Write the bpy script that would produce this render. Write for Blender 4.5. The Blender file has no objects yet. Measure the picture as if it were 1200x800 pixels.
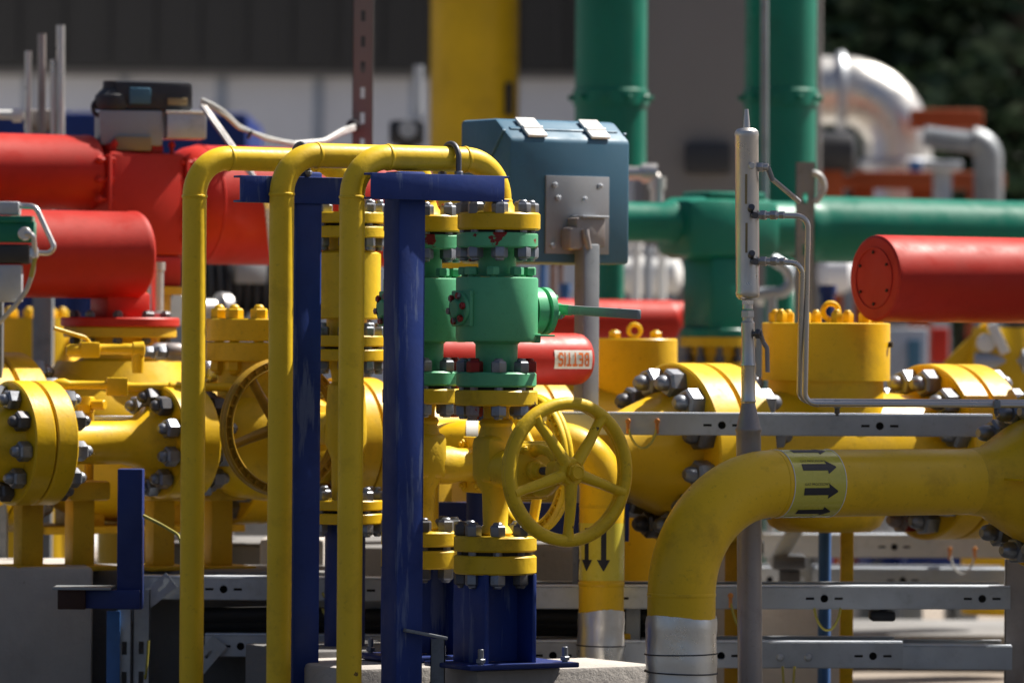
import bpy, bmesh, math, random
from mathutils import Vector, Matrix
rad = math.radians
random.seed(11)
SC = bpy.context.scene
COL = SC.collection

# ------------------------------------------------------------------ camera geometry
D, ZC, ROLL, TH = 12.0, 1.05, rad(0.4), rad(32)
CR, SR = math.cos(ROLL), math.sin(ROLL)
U = Vector((math.cos(TH), math.sin(TH), 0))
V = Vector((math.sin(TH), -math.cos(TH), 0))
X3, Y3, Z3 = Vector((1, 0, 0)), Vector((0, 1, 0)), Vector((0, 0, 1))

def k(Y):
    return (D + Y) / 6000.0

def P(px, py, Y):
    dx, dy = px - 600, 400 - py
    return Vector(((dx * CR - dy * SR) * k(Y), Y, ZC + (dx * SR + dy * CR) * k(Y)))

def zy(py, Y, px=600):
    return P(px, py, Y).z

def G(px, Y, py=500):
    p = P(px, py, Y)
    return Vector((p.x, p.y, 0))

# ------------------------------------------------------------------ objects
def thing(name, label, cat, loc=(0, 0, 0), rz=0.0, group=None):
    o = bpy.data.objects.new(name, None)
    COL.objects.link(o)
    o.location = loc
    o.rotation_euler = (0, 0, rz)
    o.empty_display_size = 0.05
    tag(o, label, cat, group)
    return o

def tag(o, label=None, cat=None, group=None, kind=None):
    if label: o['label'] = label
    if cat: o['category'] = cat
    if group: o['group'] = group
    if kind: o['kind'] = kind
    return o

def wm(o):
    m = Matrix.Identity(4)
    while o is not None:
        m = o.matrix_basis @ m
        o = o.parent
    return m

def kids(o):
    return [c for c in bpy.data.objects if c.parent is o]

def copy_tree(o, parent=None, loc=None, rz=None, label=None):
    c = o.copy()
    COL.objects.link(c)
    c.parent = parent
    if loc is not None: c.location = loc
    if rz is not None: c.rotation_euler = (0, 0, rz)
    if label: c['label'] = label
    for ch in kids(o):
        copy_tree(ch, c)
    return c

def frame(axis):
    a = Vector(axis).normalized()
    ref = Z3 if abs(a.z) < 0.9 else X3
    x = ref.cross(a).normalized()
    return a, x, a.cross(x)

def rotU():
    return Matrix.Rotation(TH, 3, 'Z')

def fillet(pts, rb, seg=10):
    pts = [Vector(p) for p in pts]
    if not rb: return pts
    out = [pts[0]]
    for i in range(1, len(pts) - 1):
        r = rb[i] if isinstance(rb, (list, tuple)) else rb
        a, b, c = pts[i - 1], pts[i], pts[i + 1]
        d1, d2 = (a - b), (c - b)
        l1, l2 = d1.length, d2.length
        d1, d2 = d1 / l1, d2 / l2
        ang = d1.angle(d2)
        if ang > math.pi - 0.03 or r <= 0:
            out.append(b); continue
        t = min(r / math.tan(ang / 2), 0.49 * l1 if i > 1 else 0.98 * l1, 0.49 * l2 if i < len(pts) - 2 else 0.98 * l2)
        r2 = t * math.tan(ang / 2)
        p0, p1 = b + d1 * t, b + d2 * t
        cen = b + (d1 + d2).normalized() * (r2 / math.sin(ang / 2))
        v0, v1 = p0 - cen, p1 - cen
        tot = v0.angle(v1)
        for s in range(seg + 1):
            f = s / seg
            out.append(cen + (v0 * math.sin((1 - f) * tot) + v1 * math.sin(f * tot)) / math.sin(tot))
    out.append(pts[-1])
    return out

class B:
    def __init__(s):
        s.bm = bmesh.new()

    def lathe(s, o, axis, prof, n=40, phase=0.0, caps=True, sx=1.0, sy=1.0):
        o = Vector(o); a, x, y = frame(axis); bm = s.bm
        prof = list(prof)
        if caps:
            if prof[0][1] > 1e-6: prof.insert(0, (prof[0][0], 0))
            if prof[-1][1] > 1e-6: prof.append((prof[-1][0], 0))
        rings = []
        for t, r in prof:
            c = o + a * t
            if r < 1e-6: rings.append([bm.verts.new(c)])
            else:
                rings.append([bm.verts.new(c + x * (r * sx * math.cos(phase + 2 * math.pi * i / n)) + y * (r * sy * math.sin(phase + 2 * math.pi * i / n))) for i in range(n)])
        for A, Q in zip(rings, rings[1:]):
            if len(A) == 1 and len(Q) == 1: continue
            for i in range(n):
                j = (i + 1) % n
                if len(A) == 1: f = (A[0], Q[i], Q[j])
                elif len(Q) == 1: f = (A[i], A[j], Q[0])
                else: f = (A[i], A[j], Q[j], Q[i])
                bm.faces.new(f)
        return s

    def cyl(s, o, axis, L, r, c=0.0, n=40):
        if c: return s.lathe(o, axis, [(0, r - c), (c, r), (L - c, r), (L, r - c)], n)
        return s.lathe(o, axis, [(0, r), (L, r)], n)

    def cyl2(s, p, q, r, n=24, c=0.0):
        p, q = Vector(p), Vector(q)
        return s.cyl(p, q - p, (q - p).length, r, c, n)

    def hexn(s, o, axis, r, h, phase=0.0):
        return s.lathe(o, axis, [(0, r * .95), (h * .06, r), (h * .84, r), (h, r * .84)], 6, phase)

    def tube(s, pts, r, n=16, bend=0.0, seg=10, sx=1.0):
        pts = fillet(pts, bend, seg); bm = s.bm
        t0 = (pts[1] - pts[0]).normalized()
        _, x, y = frame(t0)
        rings = []
        for i, p in enumerate(pts):
            if i == 0: t = (pts[1] - pts[0]).normalized()
            elif i == len(pts) - 1: t = (pts[-1] - pts[-2]).normalized()
            else: t = ((pts[i] - pts[i - 1]).normalized() + (pts[i + 1] - pts[i]).normalized()).normalized()
            q = t0.rotation_difference(t); x = q @ x; x = (x - t * x.dot(t)).normalized(); y = t.cross(x); t0 = t
            rr = r[i] if isinstance(r, list) else r
            rings.append([bm.verts.new(p + x * (rr * sx * math.cos(2 * math.pi * j / n)) + y * (rr * math.sin(2 * math.pi * j / n))) for j in range(n)])
        for A, Q in zip(rings, rings[1:]):
            for i in range(n):
                j = (i + 1) % n
                bm.faces.new((A[i], A[j], Q[j], Q[i]))
        bm.faces.new(rings[0][::-1]); bm.faces.new(rings[-1])
        return s

    def torus(s, o, axis, R, r, n=48, m=12, a0=0.0, a1=None, rz=None):
        o = Vector(o); a, x, y = frame(axis); bm = s.bm
        full = a1 is None
        N = n if full else n + 1
        rings = []
        for i in range(N):
            t = a0 + (2 * math.pi * i / n if full else (a1 - a0) * i / n)
            d = x * math.cos(t) + y * math.sin(t)
            rings.append([bm.verts.new(o + d * (R + r * math.cos(2 * math.pi * j / m)) + a * ((rz or r) * math.sin(2 * math.pi * j / m))) for j in range(m)])
        for i in range(n):
            A, Q = rings[i], rings[(i + 1) % N]
            for j in range(m):
                l = (j + 1) % m
                bm.faces.new((A[j], A[l], Q[l], Q[j]))
        return s

    def box(s, c, size, rot=None, bev=0.003):
        c = Vector(c); rot = rot or Matrix.Identity(3); bm = s.bm
        hx, hy, hz = size[0] / 2, size[1] / 2, size[2] / 2
        v = [bm.verts.new(c + rot @ Vector((sx * hx, sy * hy, sz * hz))) for sx in (-1, 1) for sy in (-1, 1) for sz in (-1, 1)]
        fs = [bm.faces.new([v[i] for i in q]) for q in ((0, 1, 3, 2), (4, 6, 7, 5), (0, 4, 5, 1), (2, 3, 7, 6), (0, 2, 6, 4), (1, 5, 7, 3))]
        bev = min(bev, 0.3 * min(size))
        if bev > 0:
            es = list({e for f in fs for e in f.edges})
            bmesh.ops.bevel(bm, geom=es, offset=bev, segments=2, profile=0.5, affect='EDGES')
        return s

    def bar(s, p, q, w, h, up=Z3, bev=0.002):
        p, q = Vector(p), Vector(q); d = (q - p)
        x = d.normalized(); y = Vector(up).cross(x).normalized(); z = x.cross(y)
        return s.box((p + q) / 2, (d.length, w, h), Matrix((x, y, z)).transposed(), bev)

    def prism(s, poly, o, ax, ay, depth, bev=0.0):
        o = Vector(o); ax, ay = Vector(ax), Vector(ay); az = ax.cross(ay).normalized(); bm = s.bm
        A = [bm.verts.new(o + ax * p[0] + ay * p[1]) for p in poly]
        Q = [bm.verts.new(o + ax * p[0] + ay * p[1] + az * depth) for p in poly]
        n = len(poly)
        fs = [bm.faces.new(A[::-1]), bm.faces.new(Q)]
        for i in range(n):
            j = (i + 1) % n
            fs.append(bm.faces.new((A[i], A[j], Q[j], Q[i])))
        if bev:
            es = list({e for f in fs for e in f.edges})
            bmesh.ops.bevel(bm, geom=es, offset=bev, segments=2, profile=0.5, affect='EDGES')
        return s

    def holed(s, w, h, holes, o, ax, ay, thick):
        """plate w x h (origin at a corner) with real openings; holes: ('c',x,y,r) or ('s',x,y,half_len,half_h)"""
        o = Vector(o); ax, ay = Vector(ax), Vector(ay); az = ax.cross(ay).normalized()
        b2 = bmesh.new()
        def loop(pts):
            vs = [b2.verts.new((p[0], p[1], 0)) for p in pts]
            return [b2.edges.new((vs[i], vs[(i + 1) % len(vs)])) for i in range(len(vs))]
        es = loop([(0, 0), (w, 0), (w, h), (0, h)])
        for H in holes:
            if H[0] == 'c':
                es += loop([(H[1] + H[3] * math.cos(2 * math.pi * i / 14), H[2] + H[3] * math.sin(2 * math.pi * i / 14)) for i in range(14)])
            else:
                es += loop([(H[1] - H[3], H[2] - H[4]), (H[1] + H[3], H[2] - H[4]), (H[1] + H[3], H[2] + H[4]), (H[1] - H[3], H[2] + H[4])])
        bmesh.ops.triangle_fill(b2, use_beauty=True, use_dissolve=False, edges=es)
        bmesh.ops.recalc_face_normals(b2, faces=b2.faces[:])
        bmesh.ops.solidify(b2, geom=b2.faces[:], thickness=thick)
        mp = {}
        for v in b2.verts:
            mp[v] = s.bm.verts.new(o + ax * v.co.x + ay * v.co.y + az * v.co.z)
        for f in b2.faces:
            s.bm.faces.new([mp[v] for v in f.verts])
        b2.free()
        return s

    def quad(s, *pts):
        s.bm.faces.new([s.bm.verts.new(p) for p in pts]); return s

    def ubar(s, p, q, w, h, t, up=Z3, open_dir=1):
        """C channel from p to q: web of height h, flanges of depth w towards side * open_dir"""
        p, q = Vector(p), Vector(q); x = (q - p).normalized(); y = Vector(up).cross(x).normalized() * open_dir; z = Vector(up)
        s.bar(p, q, t, h, up, .0015)
        for sg in (1, -1):
            o = z * (sg * (h - t) / 2) + y * (w / 2 + t / 2)
            s.bar(p + o, q + o, w, t, up, .0012)
        return s

    def put(s, name, mat, parent=None, world=False, sharp=32, noise=0.0):
        bm = s.bm
        bmesh.ops.recalc_face_normals(bm, faces=bm.faces[:])
        if world and parent is not None:
            bmesh.ops.transform(bm, matrix=wm(parent).inverted(), verts=bm.verts[:])
        org = Vector((0, 0, 0))
        if parent is None:
            xs = [v.co for v in bm.verts]
            org = Vector(((min(c.x for c in xs) + max(c.x for c in xs)) / 2, (min(c.y for c in xs) + max(c.y for c in xs)) / 2, min(c.z for c in xs)))
            bmesh.ops.translate(bm, vec=-org, verts=bm.verts[:])
        ca = math.cos(rad(sharp))
        for f in bm.faces: f.smooth = True
        for e in bm.edges:
            if len(e.link_faces) == 2:
                e.smooth = e.link_faces[0].normal.dot(e.link_faces[1].normal) > ca
        me = bpy.data.meshes.new(name)
        bm.to_mesh(me); bm.free()
        me.materials.append(mat)
        ob = bpy.data.objects.new(name, me)
        COL.objects.link(ob)
        ob.location = org
        ob.parent = parent
        return ob

def inst(name, me, parent, loc, axis=None, spin=0.0):
    ob = bpy.data.objects.new(name, me)
    COL.objects.link(ob)
    ob.parent = parent
    ob.location = loc
    if axis is not None:
        a, x, y = frame(axis)
        m = Matrix((x, y, a)).transposed() @ Matrix.Rotation(spin, 3, 'Z')
        ob.rotation_euler = m.to_euler()
    return ob

_bm_cache = {}
def bolt_mesh(g, rn, hn, ext, rs, mat, both=True, round_end=False):
    key = (round(g, 4), rn, hn, ext, rs, mat.name, both, round_end)
    if key in _bm_cache: return _bm_cache[key]
    b = B()
    for sg in ((1, -1) if both else (1,)):
        b.hexn((0, 0, sg * g / 2), (0, 0, sg), rn, hn)
        if round_end:
            b.lathe((0, 0, sg * (g / 2 + hn * .9)), (0, 0, sg), [(0, rs), (ext * .6, rs), (ext * .9, rs * .85), (ext + hn * .1, rs * .5)], 16)
        elif ext > 0:
            b.lathe((0, 0, sg * (g / 2 + hn * .9)), (0, 0, sg), [(0, rs), (ext, rs), (ext + hn * .12, rs * .75)], 12)
    if both: b.cyl((0, 0, -g / 2), (0, 0, 1), g, rs, 0, 10)
    else: b.cyl((0, 0, -g / 2), (0, 0, 1), g, rs, 0, 10)
    bm = b.bm
    bmesh.ops.recalc_face_normals(bm, faces=bm.faces[:])
    for f in bm.faces: f.smooth = True
    for e in bm.edges:
        if len(e.link_faces) == 2: e.smooth = e.link_faces[0].normal.dot(e.link_faces[1].normal) > math.cos(rad(32))
    me = bpy.data.meshes.new('bolt'); bm.to_mesh(me); bm.free(); me.materials.append(mat)
    _bm_cache[key] = me
    return me

def bolts(parent, me, c, axis, rb, n, phase=0.0, skip=(), alt=None, name='bolt'):
    a, x, y = frame(axis); c = Vector(c)
    for i in range(n):
        if i in skip: continue
        t = phase + 2 * math.pi * i / n
        m = me
        if alt and i in alt[1]: m = alt[0]
        inst(name, m, parent, c + x * rb * math.cos(t) + y * rb * math.sin(t), axis, random.uniform(0, 1.0))

def fprof(R, t, c=.003, x0=0.0):
    return [(x0, R - c), (x0 + c, R), (x0 + t - c, R), (x0 + t, R - c)]

# ------------------------------------------------------------------ materials
def _mat(name):
    m = bpy.data.materials.new(name); m.use_nodes = True
    nt = m.node_tree; nd = nt.nodes; bs = nd['Principled BSDF']
    tc = nd.new('ShaderNodeTexCoord'); oi = nd.new('ShaderNodeObjectInfo')
    ad = nd.new('ShaderNodeVectorMath'); ad.operation = 'ADD'
    ml = nd.new('ShaderNodeMath'); ml.operation = 'MULTIPLY'; ml.inputs[1].default_value = 37.0
    nt.links.new(oi.outputs['Random'], ml.inputs[0])
    nt.links.new(tc.outputs['Object'], ad.inputs[0]); nt.links.new(ml.outputs[0], ad.inputs[1])
    return m, nt, nd, bs, ad.outputs[0]

def _noise(nt, nd, vec, scale, detail=5, rough=.55, stretch=None):
    if stretch:
        mp = nd.new('ShaderNodeMapping'); mp.inputs['Scale'].default_value = stretch
        nt.links.new(vec, mp.inputs['Vector']); vec = mp.outputs[0]
    n = nd.new('ShaderNodeTexNoise'); n.inputs['Scale'].default_value = scale
    n.inputs['Detail'].default_value = detail; n.inputs['Roughness'].default_value = rough
    nt.links.new(vec, n.inputs['Vector'])
    return n.outputs['Fac']

def _ramp(nt, nd, fac, a, b):
    r = nd.new('ShaderNodeMapRange'); r.inputs['From Min'].default_value = a; r.inputs['From Max'].default_value = b
    nt.links.new(fac, r.inputs['Value']); return r.outputs[0]

def _mix(nt, nd, fac, a, b):
    m = nd.new('ShaderNodeMix'); m.data_type = 'RGBA'
    nt.links.new(fac, m.inputs['Factor'])
    for i, c in ((6, a), (7, b)):
        if isinstance(c, tuple): m.inputs[i].default_value = (*c, 1)
        else: nt.links.new(c, m.inputs[i])
    return m.outputs[2]

def _scale(nt, nd, fac, s):
    m = nd.new('ShaderNodeMath'); m.operation = 'MULTIPLY'; m.inputs[1].default_value = s
    nt.links.new(fac, m.inputs[0]); return m.outputs[0]

def paint(name, col, rough=.42, var=.16, dirt=(.10, .07, .03), dirt_amt=.35, chip=None, chip_amt=.0, bump=.12, coat=.0, streak=None, streak_amt=.5, metal=0.0, dscale=7.0, bscale=55.0):
    m, nt, nd, bs, vec = _mat(name)
    n1 = _ramp(nt, nd, _noise(nt, nd, vec, 3.2, 4), .32, .68)
    c = _mix(nt, nd, n1, tuple(min(1, x * (1 - var)) for x in col), tuple(min(1, x * (1 + var)) for x in col))
    d = _ramp(nt, nd, _noise(nt, nd, vec, dscale, 9, .68), .54, .78)
    c = _mix(nt, nd, _scale(nt, nd, d, dirt_amt), c, dirt)
    f = _ramp(nt, nd, _noise(nt, nd, vec, 90, 3, .6), .60, .74)
    c = _mix(nt, nd, _scale(nt, nd, f, dirt_amt * .5), c, dirt)
    if streak:
        sfac = _ramp(nt, nd, _noise(nt, nd, vec, 4.0, 6, .6, (7, 7, .8)), .575, .64)
        c = _mix(nt, nd, _scale(nt, nd, sfac, streak_amt), c, streak)
    rfac = _noise(nt, nd, vec, 14, 6, .6)
    rr = nd.new('ShaderNodeMapRange'); rr.inputs['To Min'].default_value = rough - .12; rr.inputs['To Max'].default_value = rough + .16
    rr.inputs['From Min'].default_value = .3; rr.inputs['From Max'].default_value = .7
    nt.links.new(rfac, rr.inputs['Value']); nt.links.new(rr.outputs[0], bs.inputs['Roughness'])
    if chip:
        ch = _ramp(nt, nd, _noise(nt, nd, vec, 11, 8, .62), .70 - chip_amt, .715 - chip_amt)
        c = _mix(nt, nd, ch, c, chip)
    nt.links.new(c, bs.inputs['Base Color'])
    bs.inputs['Metallic'].default_value = metal
    if metal == 0: bs.inputs['Specular IOR Level'].default_value = .32
    if coat:
        bs.inputs['Coat Weight'].default_value = coat; bs.inputs['Coat Roughness'].default_value = .15
    if bump:
        bp = nd.new('ShaderNodeBump'); bp.inputs['Strength'].default_value = bump; bp.inputs['Distance'].default_value = .004
        nt.links.new(_noise(nt, nd, vec, bscale, 4, .6), bp.inputs['Height']); nt.links.new(bp.outputs[0], bs.inputs['Normal'])
    return m

def plain(name, col, rough=.5, metal=0.0):
    m, nt, nd, bs, vec = _mat(name)
    n1 = _ramp(nt, nd, _noise(nt, nd, vec, 20, 5), .3, .7)
    c = _mix(nt, nd, n1, tuple(x * .85 for x in col), tuple(min(1, x * 1.12) for x in col))
    nt.links.new(c, bs.inputs['Base Color'])
    bs.inputs['Roughness'].default_value = rough; bs.inputs['Metallic'].default_value = metal
    return m

# ================================================================== materials
YEL = (.72, .44, .008)
M = {}
M['yellow'] = paint('yellow_paint', YEL, .40, .12, (.16, .085, .015), .5, (.12, .06, .02), -.012, bump=.14)
M['yellow_dirty_shaded'] = paint('dirty_yellow_paint_with_shade', (.36, .205, .012), .42, .2, (.06, .03, .008), .7, bump=.2)  # the wheel's shade is in this darker colour, along with brown patina
M['yellow_old'] = paint('old_yellow_paint', (.72, .47, .014), .46, .12, (.14, .065, .012), .6, (.05, .022, .010), .032, bump=.34, bscale=38)
M['yellow_pipe'] = paint('yellow_pipe_paint', (.79, .515, .018), .42, .09, (.22, .12, .02), .45, (.14, .07, .02), -.004, bump=.25, bscale=30)
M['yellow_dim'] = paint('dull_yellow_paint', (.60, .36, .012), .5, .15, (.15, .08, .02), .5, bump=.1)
M['green'] = paint('green_paint', (.095, .40, .20), .42, .14, (.03, .10, .03), .4, (.20, .012, .010), -.005, bump=.10)
M['green_red'] = paint('green_paint_with_red_primer', (.095, .40, .20), .42, .14, (.03, .10, .03), .4, (.20, .012, .010), .10, bump=.12, dscale=5)
M['teal'] = paint('teal_green_paint', (.005, .165, .108), .38, .12, (.01, .06, .04), .35, bump=.05)
M['red'] = paint('red_paint', (.48, .019, .008), .50, .08, (.16, .02, .01), .3, bump=.04)
M['red_old'] = paint('flat_red_paint', (.46, .021, .010), .50, .12, (.10, .02, .01), .45, bump=.06)
M['blue'] = paint('navy_blue_paint', (.014, .040, .205), .50, .18, (.008, .010, .03), .4, bump=.10, streak=(.20, .25, .36), streak_amt=.42)
M['blue_plain'] = paint('blue_paint', (.013, .030, .15), .45, .15, (.008, .008, .03), .3, bump=.05)
M['nut'] = paint('zinc_steel', (.24, .255, .285), .42, .25, (.06, .045, .04), .6, bump=.06, metal=.75, dscale=40)
M['nut_dark'] = paint('dark_steel', (.12, .12, .13), .45, .25, (.05, .035, .03), .6, bump=.06, metal=.7, dscale=40)
M['nut_rust'] = paint('steel_with_red_primer', (.24, .20, .20), .5, .3, (.06, .045, .04), .6, (.26, .018, .015), .20, bump=.1, metal=.4, dscale=40)
M['galv'] = paint('galvanised_steel', (.42, .45, .49), .46, .22, (.20, .20, .20), .45, bump=.05, metal=.55, dscale=18)
M['galv_dark'] = paint('weathered_galvanised_steel', (.25, .27, .29), .52, .16, (.09, .09, .09), .5, bump=.06, metal=.45, dscale=14)
M['stainless'] = paint('stainless_steel', (.58, .56, .54), .34, .04, (.40, .35, .30), .15, bump=.0, metal=.92)
M['steel_brown'] = paint('brownish_primed_steel', (.30, .27, .26), .42, .18, (.16, .12, .10), .5, bump=.08, metal=.35)
M['alu'] = paint('aluminium_cladding', (.68, .67, .64), .34, .08, (.38, .36, .32), .4, bump=.25, bscale=26, metal=.85)
M['box'] = paint('grey_blue_enclosure', (.055, .145, .225), .48, .08, (.05, .07, .09), .3, bump=.05)
M['white'] = paint('white_paint', (.74, .74, .72), .5, .05, (.4, .38, .35), .25, bump=.03)
M['grey_plate'] = paint('grey_plate', (.30, .31, .33), .5, .10, (.20, .19, .18), .4, bump=.04, metal=.3)
M['rubber'] = plain('black_gasket', (.015, .014, .013), .7)
M['black'] = plain('black_ink', (.012, .013, .022), .5)
M['dark'] = plain('dark_plastic', (.022, .024, .03), .5)
M['film'] = paint('yellow_green_tape', (.52, .47, .06), .22, .08, (.4, .35, .08), .25, bump=.02, coat=.4)
M['film_light'] = paint('lemon_tape', (.62, .52, .05), .3, .06, (.4, .32, .05), .25, bump=.03, coat=.2)
M['orange'] = paint('orange_paint', (.30, .060, .014), .6, .2, (.2, .05, .02), .3)
M['wire_yg'] = plain('yellow_green_cable', (.34, .30, .05), .5)
M['wire_grey'] = plain('grey_cable', (.42, .43, .42), .45)
M['copper'] = plain('copper_lug', (.55, .22, .06), .4, .6)
M['tan'] = paint('tan_plate', (.26, .20, .10), .55, .15)
M['letter'] = plain('orange_lettering', (.80, .17, .012), .5)
M['plate_white'] = plain('cream_plate', (.84, .81, .75), .45)
M['galv_sky_sheen'] = paint('zinc_with_sky_sheen', (.72, .78, .86), .42, .06, (.45, .45, .45), .25, bump=.02, metal=.25, dscale=18)  # pale blue sky sheen of the tray lips is put into this colour
M['rust_dark'] = paint('dark_rusty_steel', (.035, .015, .012), .7, .3)
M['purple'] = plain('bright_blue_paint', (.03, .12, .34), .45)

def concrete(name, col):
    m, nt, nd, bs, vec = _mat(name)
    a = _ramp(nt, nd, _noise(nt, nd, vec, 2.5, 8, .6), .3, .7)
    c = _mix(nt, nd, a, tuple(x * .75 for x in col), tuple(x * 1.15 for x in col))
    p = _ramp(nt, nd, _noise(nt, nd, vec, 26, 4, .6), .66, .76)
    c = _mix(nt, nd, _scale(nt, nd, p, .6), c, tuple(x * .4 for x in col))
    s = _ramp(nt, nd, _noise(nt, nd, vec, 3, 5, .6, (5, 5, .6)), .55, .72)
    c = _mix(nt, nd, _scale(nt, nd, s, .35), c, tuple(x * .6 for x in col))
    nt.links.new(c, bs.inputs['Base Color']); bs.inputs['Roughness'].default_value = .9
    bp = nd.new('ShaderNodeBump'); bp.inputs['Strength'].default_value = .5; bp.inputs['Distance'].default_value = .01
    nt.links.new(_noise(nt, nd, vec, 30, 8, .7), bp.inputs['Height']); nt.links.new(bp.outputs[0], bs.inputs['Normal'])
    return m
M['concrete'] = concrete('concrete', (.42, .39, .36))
M['concrete_dark'] = concrete('dark_shaded_concrete', (.20, .195, .19))  # darker copy, its colour carries the shade of the left block and plinth

# ================================================================== camera, light, sky
cam = bpy.data.cameras.new('camera'); co = bpy.data.objects.new('camera', cam); COL.objects.link(co)
cam.sensor_width = 36; cam.lens = 180; cam.clip_start = .5; cam.clip_end = 3000
co.matrix_world = Matrix(((CR, -SR, 0, 0), (0, 0, -1, -D), (SR, CR, 0, ZC), (0, 0, 0, 1)))
cam.dof.use_dof = True; cam.dof.focus_distance = D - .1; cam.dof.aperture_fstop = 3.4; cam.dof.aperture_blades = 7
SC.camera = co
SAZ, SEL = math.atan2(.86, .51), rad(53)
sd = bpy.data.lights.new('sun', 'SUN'); sd.energy = 5.0; sd.angle = rad(.5); sd.color = (1, .945, .86)
so = bpy.data.objects.new('sun', sd); COL.objects.link(so)
sv = Vector((math.sin(SAZ) * math.cos(SEL), math.cos(SAZ) * math.cos(SEL), math.sin(SEL)))
so.location = sv * 30
so.rotation_euler = sv.to_track_quat('Z', 'Y').to_euler()
w = bpy.data.worlds.new('World'); SC.world = w; w.use_nodes = True
wn = w.node_tree.nodes; sky = wn.new('ShaderNodeTexSky'); sky.sky_type = 'NISHITA'; sky.sun_disc = False
sky.sun_elevation = SEL; sky.sun_rotation = SAZ; sky.dust_density = 3.0; sky.air_density = .65; sky.ozone_density = .6
w.node_tree.links.new(sky.outputs[0], wn['Background'].inputs[0]); wn['Background'].inputs[1].default_value = .05
SC.view_settings.view_transform = 'Standard'; SC.view_settings.look = 'None'
SC.view_settings.exposure = 0.9; SC.view_settings.gamma = 1.0
SC.cycles.use_denoising = True
SC.cycles.max_bounces = 6; SC.cycles.diffuse_bounces = 3; SC.cycles.glossy_bounces = 3; SC.cycles.transmission_bounces = 2

# ================================================================== the three bent pipes
V3 = Vector((-.036, 0, 0)); V2 = V3 - V * .335; V1 = V3 - V * .70
PR = .0293
def bent_pipe(vp, L, ytop, Yt, zend, label, endflange=True):
    s = vp - U * L
    t = thing('bent_pipe', label, 'pipe', (s.x, s.y, 0), TH, 'yellow bent pipes above the valves')
    zt = zy(ytop, Yt)
    b = B(); b.tube([(0, 0, 0), (0, 0, zt), (L, 0, zt), (L, 0, zend + .02)], PR, 28, .092, 14)
    b.put('pipe', M['yellow_pipe'], t, sharp=50)
    for c, a in (((0, 0, zt - .094), Z3), ((.094, 0, zt), X3), ((L - .094, 0, zt), X3), ((L, 0, zt - .094), Z3)):
        b = B(); b.torus(c, a, PR, .0024, 32, 8, rz=.004); b.put('weld_bead', M['yellow_pipe'], t)
    return t, L
FZ1 = zy(270, 0); FZ2 = zy(249.5, 0)            # end flange of the pipes
pipe3, L3 = bent_pipe(V3 + U * .004, .398, 186.5, -.1, FZ2, 'nearest yellow bent pipe, ending on the valve with the green lever')
pipe2, L2 = bent_pipe(V2, .391, 185, .2, FZ2, 'middle yellow bent pipe, running down in front of the narrow blue post')
pipe1, L1 = bent_pipe(V1, .427, 188.5, .45, zy(249, .55), 'leftmost yellow bent pipe, its top in front of the red spring cylinder')
NUT = bolt_mesh(.078, .0195, .026, .006, .011, M['nut'])
NUTR = bolt_mesh(.078, .0195, .026, .006, .011, M['nut_rust'])
NUTD = bolt_mesh(.078, .0195, .026, .006, .011, M['nut_dark'])
for t, L in ((pipe3, L3), (pipe2, L2)):
    b = B(); b.lathe((L, 0, FZ2 + .03), (0, 0, -1), [(0, .030), (.01, .033), (.03, .047)], 36, caps=False)
    b.put('weld_neck', M['yellow_pipe'], t)
    b = B(); b.lathe((L, 0, FZ2), (0, 0, -1), fprof(.0972, FZ2 - FZ1, .004), 56); b.put('flange', M['yellow'], t)

# U bolt holding pipe to the arm
def ubolt(px, Y, ytop, label):
    p = P(px, 187, Y)
    t = thing('u_bolt', label, 'clamp', (p.x, p.y, p.z - .036), TH)
    b = B(); a = PR + .0075
    pts = [(0, -a, -.018), (0, -a, .036)] + [(0, -a * math.cos(i * math.pi / 12), .036 + a * math.sin(i * math.pi / 12)) for i in range(1, 12)] + [(0, a, .036), (0, a, -.018)]
    b.tube(pts, .0068, 12); b.put('bow', M['nut_dark'], t)
    for sg in (-1, 1):
        b = B(); b.hexn((0, sg * a, -.001), Z3, .010, .009); b.put('nut', M['nut'], t)
ubolt(528, V3.y - .072, 187, 'dark steel U bolt clamping the nearest yellow pipe to the blue arm')
ubolt(352, .19, 185, 'dark steel U bolt on the middle yellow pipe above the narrow blue post')

# ================================================================== blue posts with arms
def hbeam(b, z0, z1, sx, sy, tf, tw, c=(0, 0)):
    for sg in (-1, 1):
        b.box((c[0] + sg * (sx - tf) / 2, c[1], (z0 + z1) / 2), (tf, sy, z1 - z0), bev=.0015)
    b.box((c[0], c[1], (z0 + z1) / 2), (sx - 2 * tf + .001, tw, z1 - z0 - .002), bev=0)
def blue_post(px, Y, ytop, label, arm0, arm1, army, voff):
    g = G(px, Y)
    t = thing('support_post', label, 'post', (g.x, g.y, 0), TH, 'blue steel support posts')
    z1 = zy(ytop, Y, px)
    b = B(); b.box((0, 0, (z1 + .012) / 2), (.0725, .0725, z1 - .012), bev=.006)
    b.put('post', M['blue'], t)
    b = B(); b.box((0, 0, .006), (.16, .16, .012)); b.put('base_plate', M['blue_plain'], t)
    za, zb = zy(army[0], Y, px), zy(army[1], Y, px)
    b = B(); h = za - zb; zc = (za + zb) / 2
    y0 = -voff
    b.box(((arm0 + arm1 - .014) / 2, y0, zc), (arm1 - arm0 - .014, .006, h), bev=.001)
    for sg in (1, -1):
        b.box(((arm0 + arm1) / 2, y0 + .016, zc + sg * (h - .005) / 2), (arm1 - arm0, .034, .005), bev=.001)
    b.put('arm', M['blue'], t)
    return t
blue_post(472.5, V3.y - .146, 201.5, 'wide navy blue post beside the green valves, its arm under the nearest bent pipe', -.130, .243, (204.5, 235), .0665)
postA = blue_post(352, .19, 202, 'narrow looking navy blue post between two yellow bent pipes', -.190, .121, (208, 239), .0395)

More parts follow.
